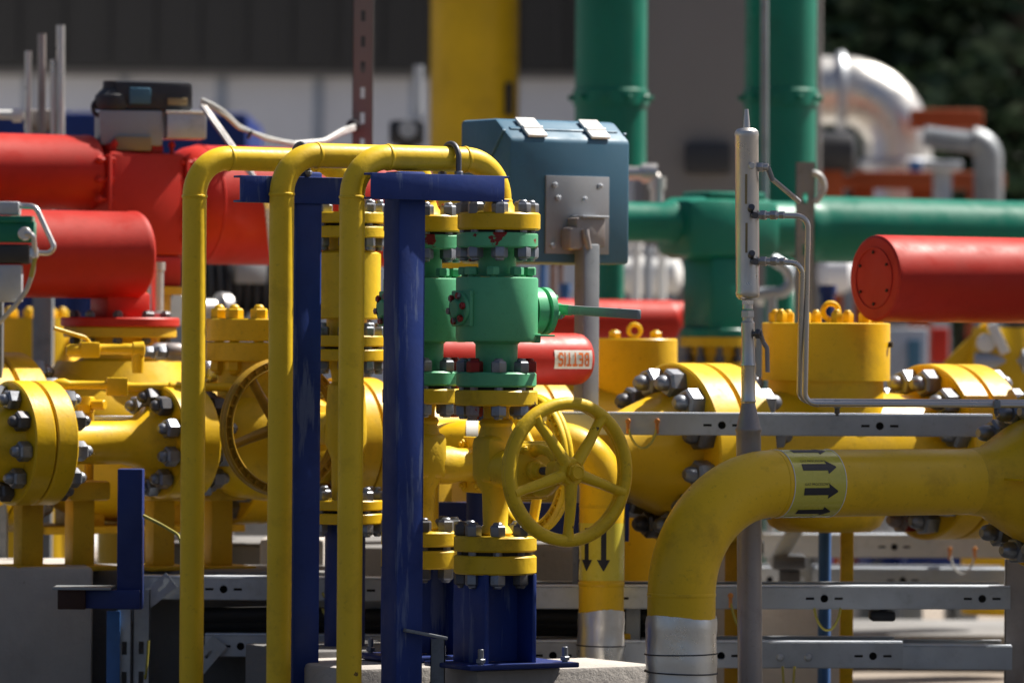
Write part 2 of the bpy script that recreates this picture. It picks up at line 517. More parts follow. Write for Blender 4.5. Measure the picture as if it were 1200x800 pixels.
# ================================================================== green ball valves
def za(y): return zy(y, 0)
def flange_z(t, name, y0, y1, R, mat, c=.004, seg=56):
    b = B(); z0, z1 = za(y0), za(y1)
    b.lathe((0, 0, z0), (0, 0, -1), fprof(R, z0 - z1, c), seg); return b.put(name, mat, t)
def green_valve(vp, label):
    t = thing('ball_valve', label, 'valve', (vp.x, vp.y, 0), TH, 'green ball valves between yellow flanges')
    flange_z(t, 'flange', 273, 291, .0955, M['green_red'])
    b = B(); b.lathe((0, 0, za(269.8)), (0, 0, -1), [(0, .080), (za(269.8) - za(273.2), .080)], 40); b.put('gasket', M['rubber'], t)
    bolts(t, NUT, (0, 0, (za(250) + za(291)) / 2), Z3, .078, 8, .30, alt=(NUTR, (2, 4)))
    # neck and body
    b = B(); zt = za(291)
    prof = [(0, .052), (.006, .047), (.016, .0445), (.058, .0445), (.066, .050)]
    b.lathe((0, 0, zt), (0, 0, -1), prof, 40, caps=False)
    z0, z1 = za(325), za(401)
    b.lathe((0, 0, z0), (0, 0, -1), [(0, .0), (0, .0925), (.002, .0955), (.0045, .0965), (z0 - z1 - .012, .0965), (z0 - z1 - .003, .093), (z0 - z1, .088)], 64)
    zn = za(401); b.lathe((0, 0, zn + .001), (0, 0, -1), [(0, .056), (.006, .050), (.05, .049), (.064, .049), (zn - za(436) + .002, .053)], 40, caps=False)
    b.put('body', M['green'], t)
    me = bolt_mesh(.01, .0165, .019, 0, .008, M['green'], both=False, round_end=True)
    bolts(t, me, (0, 0, z0 + .003 - .003), Z3, .076, 8, .1, name='cap_screw')
    flange_z(t, 'flange', 436, 453.5, .094, M['green_red'])
    b = B(); b.lathe((0, 0, za(453.3)), (0, 0, -1), [(0, .078), (za(453.3) - za(457.2), .078)], 40); b.put('gasket', M['rubber'], t)
    bolts(t, NUT, (0, 0, (za(436) + za(475)) / 2), Z3, .077, 8, .30, alt=(NUTR, (1, 6)))
    # cover on the -x side
    zc = za(362)
    b = B(); b.box((-.0945, 0, zc), (.012, .084, .084), bev=.004)
    b.lathe((-.099, 0, zc), (-1, 0, 0), [(0, .040), (.008, .040), (.010, .038), (.010, .022), (.018, .020), (.020, .017)], 36)
    cov = b.put('side_cover', M['green'], t)
    me2 = bolt_mesh(.004, .0085, .008, 0, .004, M['nut_rust'], both=False, round_end=True)
    bolts(t, me2, (-.108, 0, zc), (-1, 0, 0), .031, 6, .2, name='cover_screw')
    # stem housing on the +x side
    zs = za(364)
    b = B(); b.lathe((.085, 0, zs), X3, [(0, .056), (.026, .056), (.028, .053), (.028, .045), (.036, .045), (.036, .053), (.038, .056), (.052, .056), (.054, .053), (.054, .024), (.078, .022), (.080, .019)], 44)
    b.put('stem_housing', M['green'], t)
    me3 = bolt_mesh(.002, .008, .008, 0, .004, M['green'], both=False, round_end=True)
    bolts(t, me3, (.140, 0, zs), X3, .042, 6, .2, name='gland_screw')
    b = B(); b.box((.165, .012, za(362)), (.022, .050, .030), bev=.005); b.cyl((.150, 0, zs), X3, .034, .016, .002)
    b.put('lever_boss', M['green'], t)
    b = B(); b.bar((.166, .0, za(361.5)), (.166, -.355, za(368)), .012, .022, bev=.003)
    b.put('lever', M['galv_dark'], t)
    b = B(); b.bar((.166, .02, za(361.5) + .001), (.166, -.06, za(363)), .0145, .0245, bev=.003)
    b.put('lever_sleeve', M['green'], t)
    b = B(); b.box((.072, -.058, za(396)), (.020, .016, .022), bev=.003); b.box((.083, -.072, za(393)), (.05, .028, .005), bev=.0015)
    b.put('stop_lug', M['green'], t)
    return t
gv3 = green_valve(V3, 'green ball valve with a steel lever, in front of the blue grey box')

# ================================================================== yellow gate valves with handwheels
def handwheel(parent, c, axis_y, z, R=.1575, mat='yellow_old'):
    """wheel whose axis is the local y axis; front looks towards -y * axis_y"""
    f = -1 * axis_y
    c = Vector(c); ax = Vector((0, f, 0))
    b = B(); b.torus(c, ax, R, .0148, 72, 14, rz=.0125)
    for dr in (-.0095, .0095):
        b.torus(c - ax * .012, ax, R + dr, .0042, 72, 8, rz=.0095)
    a, x, y = frame(ax)
    for i in range(36):
        t = 2 * math.pi * i / 36
        d = x * math.cos(t) + y * math.sin(t); tg = -x * math.sin(t) + y * math.cos(t)
        b.box(c - ax * .0140 + d * R, (.018, .007, .007), Matrix((d, tg, ax)).transposed(), .001)
    wheel = b.put('handwheel', M[mat], parent, sharp=40)
    for i in range(5):
        t = math.radians(-90 + 72 * i)
        d = X3 * math.cos(t) + Z3 * math.sin(t)
        p0, p1 = c + ax * .010 + d * .024, c + ax * .000 + d * (R - .004)
        b = B(); b.tube([p0, (p0 + p1) / 2 + ax * .003, p1 - d * .02, p1 + d * .003], [.0155, .0125, .0118, .0150], 12, sx=1.0)
        b.put('spoke', M[mat], wheel, sharp=50)
    b = B(); b.lathe(c - ax * .022, ax, [(0, .026), (.004, .031), (.030, .0345), (.040, .032), (.044, .028)], 32); b.put('hub', M[mat], wheel)
    b = B(); b.hexn(c + ax * .021, ax, .0215, .014, .3); b.lathe(c + ax * .034, ax, [(0, .0165), (.006, .0165), (.008, .014), (.0065, .012)], 24); b.put('hub_nut', M['yellow'], wheel)
    return wheel

LOWN = bolt_mesh(za(627) - za(672), .0195, .026, .006, .0115, M['nut'])
LOWD = bolt_mesh(za(627) - za(672), .0195, .026, .006, .0115, M['nut_dark'])
LOWY = bolt_mesh(za(627) - za(672), .0195, .026, .006, .0115, M['yellow_old'])
def gate_valve(vp, label, wd=.317):
    t = thing('gate_valve', label, 'valve', (vp.x, vp.y, 0), TH, 'yellow gate valves with handwheels')
    flange_z(t, 'flange', 457, 475.5, .0972, M['yellow_old'])
    flange_z(t, 'flange', 627.5, 645.5, .0972, M['yellow_old'])
    b = B()
    zt, zb = za(474), za(629)
    b.lathe((0, 0, zt), (0, 0, -1), [(0, .036), (.012, .030), (.034, .030)], 32, caps=False)
    b.lathe((0, 0, za(490)), (0, 0, -1), [(0, .028), (.004, .036), (.012, .040), (.020, .036), (.032, .036)], 36)
    b.lathe((0, 0, za(500)), (0, 0, -1), [(0, .036), (.03, .044), (.075, .050), (.115, .049), (.140, .042), (.155, .032), (.23, .029), (.236, .034), (.248, .041), (.254, .036), (.262, .029)], 36, caps=False)
    b.box((-.012, -.004, za(538)), (.075, .085, .115), bev=.02)
    b.put('body', M['yellow_old'], t, sharp=45)
    zs = za(549)
    b = B(); b.lathe((0, -.03, zs), (0, -1, 0), [(0, .046), (.045, .046), (.07, .040), (.105, .040), (.112, .044)], 32)
    b.put('bonnet', M['yellow_old'], t)
    b = B(); b.box((0, -.148, zs), (.10, .014, .135), bev=.006); b.box((0, -.164, zs), (.092, .012, .125), bev=.006)
    bf = b.put('bonnet_flange', M['yellow_old'], t)
    me = bolt_mesh(.03, .011, .010, .006, .006, M['yellow_old'])
    for sx in (-1, 1):
        for sz in (-1, 1):
            inst('bonnet_bolt', me, t, (sx * .034, -.156, zs + sz * .05), (0, 1, 0))
    b = B()
    for sg in (-1, 1):
        b.tube([(0, -.165, zs + sg * .042), (0, -.195, zs + sg * .050), (0, -.235, zs + sg * .044), (0, -.270, zs + sg * .022)], [.013, .0125, .012, .012], 12)
    b.lathe((0, -.255, zs), (0, -1, 0), [(0, .024), (.004, .027), (.028, .027), (.032, .023)], 24)
    b.put('yoke', M['yellow_old'], t, sharp=45)
    b = B(); b.cyl((0, -.16, zs), (0, -1, 0), wd - .132, .0095, 0, 16); b.put('stem', M['nut_dark'], t)
    b = B(); b.lathe((0, -.168, zs), (0, -1, 0), [(0, .024), (.012, .024), (.016, .018), (.034, .017), (.036, .014)], 24); b.put('gland', M['yellow_old'], t)
    handwheel(t, (0, -wd, zs), 1, zs)
    bolts(t, LOWN, (0, 0, (za(627) + za(672)) / 2), Z3, .078, 8, .30, alt=(LOWD, (0, 5)))
    return t
ga3 = gate_valve(V3, 'nearest yellow gate valve, its whole handwheel showing in front of a pipe elbow')

def pedestal(vp, label):
    t = thing('pedestal', label, 'pedestal', (vp.x, vp.y, za(783) + .004), TH, 'blue pedestals under the gate valves')
    o = -(za(783) + .004)
    b = B(); z0, z1 = za(650), za(672); b.lathe((0, 0, z0 + o), (0, 0, -1), fprof(.0972, z0 - z1, .004), 56); b.put('flange', M['yellow_old'], t)
    b = B(); b.lathe((0, 0, za(645.3) + o), (0, 0, -1), [(0, .08), (za(645.3) - za(650.2), .08)], 40); b.put('gasket', M['rubber'], t)
    b = B(); hbeam(b, .012, za(671.5) + o, .142, .142, .011, .008); b.put('column', M['blue'], t)
    b = B(); b.box((0.02, 0, .006), (.30, .21, .012)); b.put('base_plate', M['blue_plain'], t)
    me = bolt_mesh(.012, .012, .010, .022, .007, M['nut'], both=False)
    for sx, sy in ((-.09, -.085), (.145, -.08), (-.09, .085), (.145, .085)):
        inst('anchor_bolt', me, t, (sx, sy, .010), Z3)
    return t
pd3 = pedestal(V3, 'blue steel pedestal on the concrete block under the nearest gate valve')

# second row: copies behind
copy_tree(gv3, None, V2, None, 'green ball valve half hidden behind the wide blue post')
copy_tree(ga3, None, V2, TH + math.pi / 2, 'yellow gate valve behind the wide blue post, its wheel rim seen through the nearest wheel')
copy_tree(pd3, None, Vector((V2.x, V2.y, za(783) + .004)), None, 'blue steel pedestal mostly hidden behind the wide blue post')
ga3_label = ga3

# third: yellow valve between pipe and post
def slim_valve(vp):
    t = thing('ball_valve', 'slim yellow valve seen in the gap beside the wide blue post', 'valve', (vp.x, vp.y, 0), TH)
    Y = vp.y
    z = lambda y: zy(y, Y, 402)
    R = .0965
    def fl(n, y0, y1, mat, rr=R):
        b = B(); b.lathe((0, 0, z(y0)), (0, 0, -1), fprof(rr, z(y0) - z(y1), .003), 48); b.put(n, mat, t)
    for y0, y1 in ((249, 262), (265.5, 279), (393, 406), (409, 423), (585, 597), (600.5, 613)):
        fl('flange', y0, y1, M['yellow_old'] if y0 < 280 else M['yellow'])
    for y0, y1 in ((261.8, 265.7), (405.8, 409.2), (596.8, 600.7)): fl('gasket', y0, y1, M['rubber'], .08)
    b = B(); b.lathe((0, 0, z(279)), (0, 0, -1), [(0, .05), (.03, .045), (.034, .078), (.038, .083), (z(279) - z(374) - .004, .083), (z(279) - z(374), .078), (z(279) - z(374), .05), (z(279) - z(393), .05)], 48)
    b.put('body', M['yellow_pipe'], t)
    b = B(); b.lathe((0, 0, z(423)), (0, 0, -1), [(0, .045), (.05, .034), (.06, .045), (.12, .05), (.20, .052), (.24, .036), (z(423) - z(585), .034)], 36)
    b.put('bonnet', M['yellow_old'], t)
    for ya, yb, ph in ((249, 279, .2), (393, 423, .2), (585, 613, .2)):
        me = bolt_mesh(z(ya) - z(yb), .0175, .022, .009, .010, M['nut'])
        bolts(t, me, (0, 0, (z(ya) + z(yb)) / 2), Z3, .079, 8, ph)
    zs = z(503)
    b = B(); b.lathe((0, .03, zs), (0, 1, 0), [(0, .044), (.06, .040), (.10, .04), (.105, .058), (.125, .058), (.13, .03), (.22, .026), (.235, .02)], 28); b.put('yoke', M['yellow_old'], t)
    handwheel(t, (0, .325, zs), -1, zs, .160, 'yellow_dirty_shaded')
    b = B(); zp = z(613); b.cyl((0, 0, zp), (0, 0, -1), zp - .30, .050, 0, 32); b.put('pipe_stub', M['blue_plain'], t)
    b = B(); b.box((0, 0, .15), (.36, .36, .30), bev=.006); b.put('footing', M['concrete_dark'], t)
    return t
slim_valve(V1)

# ================================================================== concrete block under pedestals
b = B(); c = (V3 + V2) / 2 + U * .06
ztop = za(783)
b.box((c.x + .13, c.y + .02, ztop / 2 + .0), (.50, .30, ztop), rotU(), .012)
o = b.put('concrete_block', M['concrete']); tag(o, 'rough concrete block under the blue pedestal and the clad pipe', 'block')
b = B(); c2 = V2 - U * .12 - V * .02; b.box((c2.x, c2.y, ztop / 2), (.36, .42, ztop), rotU(), .012)
o = b.put('concrete_block', M['concrete']); tag(o, 'concrete block behind the foot of the wide blue post', 'block')

# ================================================================== large elbow pipe, front right
def wrap(b, o, ax, up, r, pts_strips):
    """strips on a cylinder: each strip is (a0, a1, s00, s01, s10, s11): angle range, s range at a0 and at a1"""
    o, ax, up = Vector(o), Vector(ax), Vector(up); side = ax.cross(up)
    q = lambda s, a: o + ax * s + (up * math.cos(a) + side * math.sin(a)) * r
    for a0, a1, s00, s01, s10, s11 in pts_strips:
        b.quad(q(s00, a0), q(s01, a0), q(s11, a1), q(s10, a1))
def arrow_strips(r, L, hw, HW, hl, a, s0, n=5):
    out = []
    ys = [-HW + (HW - hw) * i / n for i in range(n)] + [-hw + 2 * hw * i / n for i in range(n)] + [hw + (HW - hw) * i / n for i in range(n + 1)]
    for y0, y1 in zip(ys, ys[1:]):
        def rng(y, m):
            tip = L - hl * abs(y) / HW
            return (0 if abs(m) < hw else L - hl), tip
        m = (y0 + y1) / 2
        l0, t0 = rng(y0, m); l1, t1 = rng(y1, m)
        out.append((a + y0 / r, a + y1 / r, s0 + l0, s0 + t0, s0 + l1, s0 + t1))
    return out
def text_mesh(txt, size, bold=0.0):
    cu = bpy.data.curves.new('lettering', 'FONT'); cu.body = txt; cu.size = size; cu.align_x = 'CENTER'; cu.align_y = 'CENTER'; cu.offset = bold
    ob = bpy.data.objects.new('lettering', cu); COL.objects.link(ob)
    dg = bpy.context.evaluated_depsgraph_get()
    me = bpy.data.meshes.new_from_object(ob.evaluated_get(dg))
    bpy.data.objects.remove(ob); bpy.data.curves.remove(cu)
    return me
def slice_mesh(me, ys):
    bm = bmesh.new(); bm.from_mesh(me)
    for y in ys:
        bmesh.ops.bisect_plane(bm, geom=bm.verts[:] + bm.edges[:] + bm.faces[:], plane_co=(0, y, 0), plane_no=(0, 1, 0))
    bm.to_mesh(me); bm.free()
def wrap_text(b, txt, size, o, ax, up, r, s, a, flip=1):
    me = text_mesh(txt, size)
    o, ax, up = Vector(o), Vector(ax), Vector(up); side = ax.cross(up)
    vs = []
    for v in me.vertices:
        ss, aa = s + v.co.x, a - v.co.y / r
        vs.append(b.bm.verts.new(o + ax * ss + (up * math.cos(aa) + side * math.sin(aa)) * r))
    for p in me.polygons:
        try: b.bm.faces.new([vs[i] for i in p.vertices])
        except ValueError: pass
    bpy.data.meshes.remove(me)

g = G(800, -.25)
el1 = thing('elbow_pipe', 'large yellow elbow pipe with a black arrow sticker, foreground right', 'pipe', (g.x, g.y, 0), TH)
zt = zy(567, -.15, 900); r1 = .0785
zcut = zy(722, -.25, 800)
LL = 1.02
b = B(); b.tube([(0, 0, .0), (0, 0, zt), (LL, 0, zt)], r1, 56, .252, 20); b.put('pipe', M['yellow'], el1, sharp=50)
for c, a in (((0, 0, zt - .252), Z3), ((.252, 0, zt), X3)):
    b = B(); b.torus(c, a, r1 - .001, .0022, 64, 8, rz=.005); b.put('weld_bead', M['yellow'], el1)
def cladding(parent, z0, z1, r, seed):
    rn = random.Random(seed)
    prof = []; n = 26
    for i in range(n + 1):
        prof.append((i / n * (z0 - z1), r + rn.uniform(-.0011, .0011)))
    b = B(); b.lathe((0, 0, z0), (0, 0, -1), prof, 56)
    for v in b.bm.verts:
        d = Vector((v.co.x, v.co.y, 0))
        if d.length > .01:
            f = 1 + .016 * math.sin(5 * math.atan2(d.y, d.x) + v.co.z * 21 + seed) * math.sin(v.co.z * 33 + seed) + rn.uniform(-.004, .004)
            v.co.x *= f; v.co.y *= f
            if abs(v.co.z - z0) < 1e-4: v.co.z += .005 * math.sin(math.atan2(d.y, d.x) * 2 + seed) + rn.uniform(-.001, .001)
    c = b.put('aluminium_cladding', M['alu'], parent, sharp=60)
    b = B()
    for f, tilt in ((.55, .02), (.82, -.03)):
        pts = []
        for i in range(49):
            a = 2 * math.pi * i / 48
            pts.append(((r + .002) * math.cos(a), (r + .002) * math.sin(a), z0 - f * .155 + tilt * r * math.cos(a + seed)))
        b.tube(pts, .0017, 6)
    b.put('tie_wire', M['dark'], c)
cladding(el1, zcut, .02, .0818, 1)
# arrow sticker on the horizontal run
oo = (0, 0, zt)
s0 = .262; bw = .145
b = B(); wrap(b, oo, X3, Z3, r1 + .0008, [(i * 2 * math.pi / 112, (i + 1) * 2 * math.pi / 112, s0, s0 + bw, s0, s0 + bw) for i in range(112)])
st = b.put('sticker', M['film'], el1, sharp=60)
b = B()
sgn = 1 if (X3.cross(Z3)).y < 0 else -1      # side vector towards the viewer
for a in (18, 60, 102, 144, 186, 228, 270, 312):
    wrap(b, oo, X3, Z3, r1 + .0015, arrow_strips(r1, .098, .0085, .0175, .028, sgn * rad(a), s0 + .026))
b.put('arrow', M['black'], st, sharp=60)
b = B()
for a in (60, 102):
    wrap_text(b, 'GAZ PROCESOWY', .0085, oo, X3, Z3, r1 + .0015, s0 + .062, sgn * rad(a) - sgn * .0165 / r1)
b.put('lettering', M['black'], st, sharp=60)
b = B()
for s in (s0, s0 + bw): b.torus((s, 0, zt), X3, r1 + .0006, .0012, 64, 6)
b.put('sticker_edge', M['white'], st)
# weld neck flange at the far end
b = B(); b.lathe((LL - .20, 0, zt), X3, [(0, r1), (.05, .084), (.13, .128), (.175, .150), (.21, .150)], 48, caps=False)
b.put('weld_neck', M['yellow'], el1, sharp=50)
b = B(); b.lathe((LL, 0, zt), X3, fprof(.212, .07, .005), 64); b.put('flange', M['yellow'], el1)
BIG = bolt_mesh(.15, .034, .040, .035, .020, M['nut'], round_end=True)
bolts(el1, BIG, (LL + .075, 0, zt), X3, .170, 12, .2)
b = B(); b.box((LL - .04, -.148, zt + .008), (.26, .10, .007), bev=.002); b.put('fin_plate', M['yellow'], el1)
b = B(); b.lathe((LL + .078, 0, zt), X3, fprof(.212, .07, .005) + [(.071, .11), (.6, .10)], 64)
b.lathe((LL + .5, 0, 0), Z3, [(0, .10), (zt + .08, .10)], 32)
o = b.put('pipe_run', M['yellow_dim'], el1)

# ================================================================== second elbow pipe behind the handwheel
g = G(706, .68)
el2 = thing('elbow_pipe', 'yellow elbow pipe behind the handwheel, arrows pointing down to its foil wrap', 'pipe', (g.x, g.y, ztop * 0), 0)
r2 = .0560; z2 = zy(520.5, .68, 650)
b = B(); b.tube([(0, 0, 0), (0, 0, z2), (-.46, 0, z2), (-.46, 0, .0)], r2, 48, .114, 18); b.put('pipe', M['yellow'], el2, sharp=50)
cladding(el2, zy(715, .68, 706), .02, .0587, 4)
zb0, zb1 = zy(612, .68, 706), zy(679, .68, 706)
b = B(); b.lathe((0, 0, zb0), (0, 0, -1), [(0, r2 + .001), (zb0 - zb1, r2 + .001)], 48, caps=False); st = b.put('sticker', M['film_light'], el2)
b = B()
for a in (-4, 41, 86, 131, 176):
    # downward arrow: axis -z
    oo = Vector((0, 0, zb0 - .012)); strips = arrow_strips(r2, .108, .0065, .0165, .030, rad(a), 0)
    wrap(b, oo, (0, 0, -1), (0, -1, 0), r2 + .0017, strips)
b.put('arrow', M['black'], st, sharp=60)
b = B(); b.torus((0, 0, zy(592, .68)), Z3, r2 - .001, .002, 48, 8, rz=.005); b.put('weld_bead', M['yellow'], el2); b = B(); b.torus((0, 0, zy(683, .68)), Z3, r2, .0018, 48, 8, rz=.006); b.put('weld_bead', M['yellow'], el2)
b = B(); b.lathe((G(554, .68).x - g.x - .016, 0, z2), X3, [(0, r2 + .0012), (.03, r2 + .0012)], 40, caps=False); b.put('band', M['white'], el2)

# ================================================================== stainless sampling pot on its pole
Yp = .03
pb, pt = P(879, 795, Yp), P(875, 150, Yp)
pot = thing('condensate_pot', 'stainless steel condensate pot standing on a tall pole, behind the large elbow', 'pot', (pb.x, pb.y, 0), 0)
ax = (pt - pb).normalized()
kp = k(Yp)
base = pb - ax * (pb.z / ax.z)
Lz = lambda y: (zy(y, Yp, 876) / ax.z)
b = B(); b.lathe(base, ax, [(0, .0292), (Lz(522), .0292), (Lz(507), .0292), (Lz(505), .031), (Lz(502), .031), (Lz(500), .0285), (Lz(484), .021), (Lz(476), .0175), (Lz(470), .0150)], 40)
b.put('pole', M['steel_brown'], pot, world=True)
b = B(); b.lathe(base, ax, [(Lz(473), .0155), (Lz(470), .018), (Lz(467), .0165), (Lz(430), .0165), (Lz(428), .0185), (Lz(424), .0165), (Lz(395), .0145), (Lz(385), .0158), (Lz(378), .0158), (Lz(376), .0125), (Lz(368), .0125)], 32)
b.hexn(base + ax * Lz(372), ax, .0165, .018); b.cyl(base + ax * Lz(362), ax, Lz(345) - Lz(362), .0125, 0, 24); b.hexn(base + ax * Lz(357), ax, .015, .016)
b.put('riser', M['stainless'], pot, world=True)
b = B(); b.lathe(base, ax, [(Lz(352), .012), (Lz(350), .022), (Lz(347), .0272), (Lz(343), .0285), (Lz(340), .0279), (Lz(160), .0279), (Lz(158), .0288), (Lz(154), .0272), (Lz(151), .021), (Lz(150), .011)], 44)
b.put('vessel', M['stainless'], pot, world=True)
b = B(); b.lathe(base, ax, [(Lz(151), .0085), (Lz(140), .0068), (Lz(128), .0045)], 16); b.put('vent_spike', M['stainless'], pot, world=True)
fx = .0279
c = lambda y: base + ax * Lz(y)
FRONT = Vector((.62, -.78, 0))
for y in (222, 279):
    b = B(); p = c(y) + Vector((-.12, -.99, 0)) * (fx + .0005); b.box(p, (.0055, .003, .070), None, .001); b.put('weld_strip', M['tan'], pot, world=True)
# nozzles with fittings
for y in (252, 306):
    p = c(y)
    d = Vector((.97, -.24, 0)).normalized()
    b = B(); b.lathe(p, d, [(.02, .0085), (fx + .006, .0085)], 16); b.hexn(p + d * (fx + .004), d, .0125, .014); b.lathe(p + d * (fx + .018), d, [(0, .008), (.012, .008)], 16)
    b.hexn(p + d * (fx + .028), d, .0118, .016); b.lathe(p + d * (fx + .044), d, [(0, .008), (.008, .0075)], 16); b.hexn(p + d * (fx + .050), d, .0098, .012)
    b.put('fitting', M['stainless'], pot, world=True)
    b = B(); q = p + Vector((-.2, -1, 0)).normalized() * fx; b.cyl(q + Vector((.012, .0, .012)), Vector((.1, -.9, .3)), .02, .0075, .001, 16); b.cyl(q + Vector((.018, .002, .0)), Vector((.2, -1, -.1)), .022, .0078, .001, 16); b.put('plug', M['nut_dark'], pot, world=True)
p = c(196); b = B(); d = Vector((.97, -.24, 0)); b.hexn(p + d * .022, d, .012, .018); b.cyl(p + d * .04, d, .012, .009, .001, 16); b.cyl(p + Vector((.01, -.03, .003)), Vector((0, -1, 0)), .008, .008, .001, 16); b.put('fitting', M['stainless'], pot, world=True)
b = B(); b.tube([p + d * .05, P(905, 210, Yp), P(936, 236, Yp + .35)], .0065, 12); b.put('bracing_tube', M['galv_dark'], pot, world=True)
# lever of small valve
p = c(391); b = B(); b.cyl(p, Vector((.9, -.45, 0)), .036, .006, .001, 14); b.hexn(p + Vector((.9, -.45, 0)).normalized() * .022, Vector((.9, -.45, 0)), .0125, .012)
b.put('valve_stem', M['nut_dark'], pot, world=True)
b = B(); b.tube([p + Vector((.028, -.014, .002)), P(894, 400, Yp), P(899, 408, Yp), P(899.5, 436, Yp)], .0055, 12, .01); b.put('lever', M['steel_brown'], pot, world=True)
# impulse tubes
b = B(); p = c(252); b.tube([P(909, 252.5, Yp - .02), P(947, 253, Yp - .02), P(943, 473, Yp + .06), P(1215, 474.5, Yp + .12)], .0068, 14, .028); t = b.put('impulse_tube', M['stainless'])
tag(t, 'thin steel tube bending down from the upper fitting of the pot', 'tube', 'impulse tubes of the steel pot')
b = B(); b.tube([P(909, 307, Yp - .02), P(940, 308, Yp - .02), P(936.5, 466.5, Yp + .055), P(958, 470.5, Yp + .085), P(985, 468.5, Yp + .11), P(1215, 471.0, Yp + .17)], [.0068] * 60, 14, .022, 6) if False else b.tube([P(909, 307, Yp - .02), P(940, 308, Yp - .02), P(936.5, 470, Yp + .085), P(1215, 471.2, Yp + .17)], .0068, 14, .028); t = b.put('impulse_tube', M['stainless'])
tag(t, 'thin steel tube bending down from the lower fitting of the pot', 'tube', 'impulse tubes of the steel pot')
for px, lab in ((981, 'small tube clip on the impulse tubes above the grey rail, near the steel pole'), (1168, 'small tube clip on the impulse tubes at the right edge')):
    q = P(px, 473.5, Yp + .1)
    t = thing('tube_clip', lab, 'clip', q, 0, 'clips on the impulse tubes')
    b = B(); b.box((0, .0, .0), (.016, .036, .020), None, .003); b.put('clamp', M['galv_dark'], t)
    b = B(); b.hexn((0, 0, -.022), Z3, .007, .012); b.cyl((0, 0, -.028), Z3, .04, .004, 0, 10); b.put('screw', M['nut_dark'], t)

# ================================================================== heavy flanged valve lines
HB = bolt_mesh(.175, .0365, .046, .030, .0205, M['nut'], round_end=True)
HBD = bolt_mesh(.175, .0365, .046, .030, .0205, M['nut_dark'], round_end=True)
HBR = bolt_mesh(.175, .0365, .046, .030, .0205, M['nut_rust'], round_end=True)
def big_valve(loc, zc, label, tower=True, zt=None):
    """local x along the line, origin at the face of its first flange pair"""
    t = thing('ball_valve', label, 'valve', (loc.x, loc.y, 0), TH, 'heavy yellow ball valves')
    R = .232
    def fl(x): b = B(); b.lathe((x, 0, zc), X3, fprof(R, .085, .005), 72); return b.put('flange', M['yellow'], t)
    fl(.092); fl(.805)
    for x in (.085, .890):
        b = B(); b.lathe((x, 0, zc), X3, [(0, .19), (.007, .19)], 40); b.put('gasket', M['rubber'], t)
    b = B(); b.lathe((.176, 0, zc), X3, [(0, .165), (.03, .150), (.07, .155), (.12, .185 if not tower else .155), (.18, .212 if not tower else .160), (.29, .222 if not tower else .162), (.40, .212 if not tower else .160), (.46, .185 if not tower else .155), (.52, .155), (.58, .150), (.63, .165)], 56)
    b.put('body', M['yellow'], t, sharp=45)
    bolts(t, HB, (.0885, 0, zc), X3, .187, 12, rad(15), alt=(HBD, (1, 5, 9)))
    bolts(t, HB, (.8935, 0, zc), X3, .187, 12, rad(15), alt=(HBR, (9,)))
    if tower:
        zt = zt or 1.104
        b = B(); h = zt - zc
        b.lathe((.490, 0, zc), Z3, [(-.205, .12), (-.19, .145), (-.16, .160), (0, .160), (h - .25, .152), (h - .155, .150), (h - .150, .150), (h - .150, .167), (h - .002, .167), (h, .164)], 56)
        b.put('bonnet', M['yellow'], t, sharp=40)
        me = bolt_mesh(.002, .0165, .026, .008, .010, M['yellow'], both=False, round_end=True)
        bolts(t, me, (.490, 0, zt), Z3, .135, 10, rad(12), name='bonnet_bolt')
        b = B(); b.torus((.490, -.02, zt + .030), Vector((.35, 1, 0)), .021, .0075, 28, 10); b.cyl((.490, -.02, zt), Z3, .012, .013, .002, 16)
        b.put('lifting_eye', M['yellow'], t)
        b = B(); b.cyl((.60, -.125, zt - .055), Vector((.65, -.75, 0)), .012, .008, 0, 12); b.put('vent_plug', M['dark'], t)
    return t
def spool(loc, zc, x0, x1, label, r=.1, R=.232, legx=None, at_end=True, name='pipe_spool', legw=.10, zfoot=0.0):
    t = thing(name, label, 'pipe', (loc.x, loc.y, 0), TH, 'yellow pipe spools')
    b = B()
    if at_end: prof = [(x0, r), (x1 - .20, r), (x1 - .16, r * 1.03), (x1 - .03, R * .68), (x1 + .01, R * .70)]
    else: prof = [(x0 - .01, R * .70), (x0 + .03, R * .68), (x0 + .16, r * 1.03), (x0 + .20, r), (x1, r)]
    b.lathe((0, 0, zc), X3, prof, 48); b.put('pipe', M['yellow'], t, sharp=50)
    th = .085 * R / .232
    b = B(); b.lathe((x1 if at_end else x0 - th, 0, zc), X3, fprof(R, th, .005), 72); b.put('flange', M['yellow'], t)
    if legx is not None:
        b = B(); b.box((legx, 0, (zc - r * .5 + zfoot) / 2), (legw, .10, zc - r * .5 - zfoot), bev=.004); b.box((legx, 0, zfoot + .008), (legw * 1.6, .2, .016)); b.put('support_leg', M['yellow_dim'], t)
    return t
ZP = .53                                     # top of the long plinth
LR = Vector((.404, 1.10, 0)); zR = zy(530, 1.10)
vR = big_valve(LR, zR, 'heavy yellow ball valve behind the steel pole, eye bolt on its bonnet')
spool(LR, zR, -.21, 0, 'yellow pipe spool left of the heavy valve, behind the handwheel', legx=-.19, zfoot=.30, legw=.05)
b = B(); c = LR - U * .19; b.box((c.x, c.y, .15), (.30, .34, .30), rotU(), .01); o = b.put('footing', M['concrete']); tag(o, 'small concrete footing of the pipe behind the handwheel', 'footing')
s = spool(LR + U * .983, zR, .0, 1.2, 'yellow pipe spool at the right edge, bolted to the heavy valve', at_end=False, legx=.9)
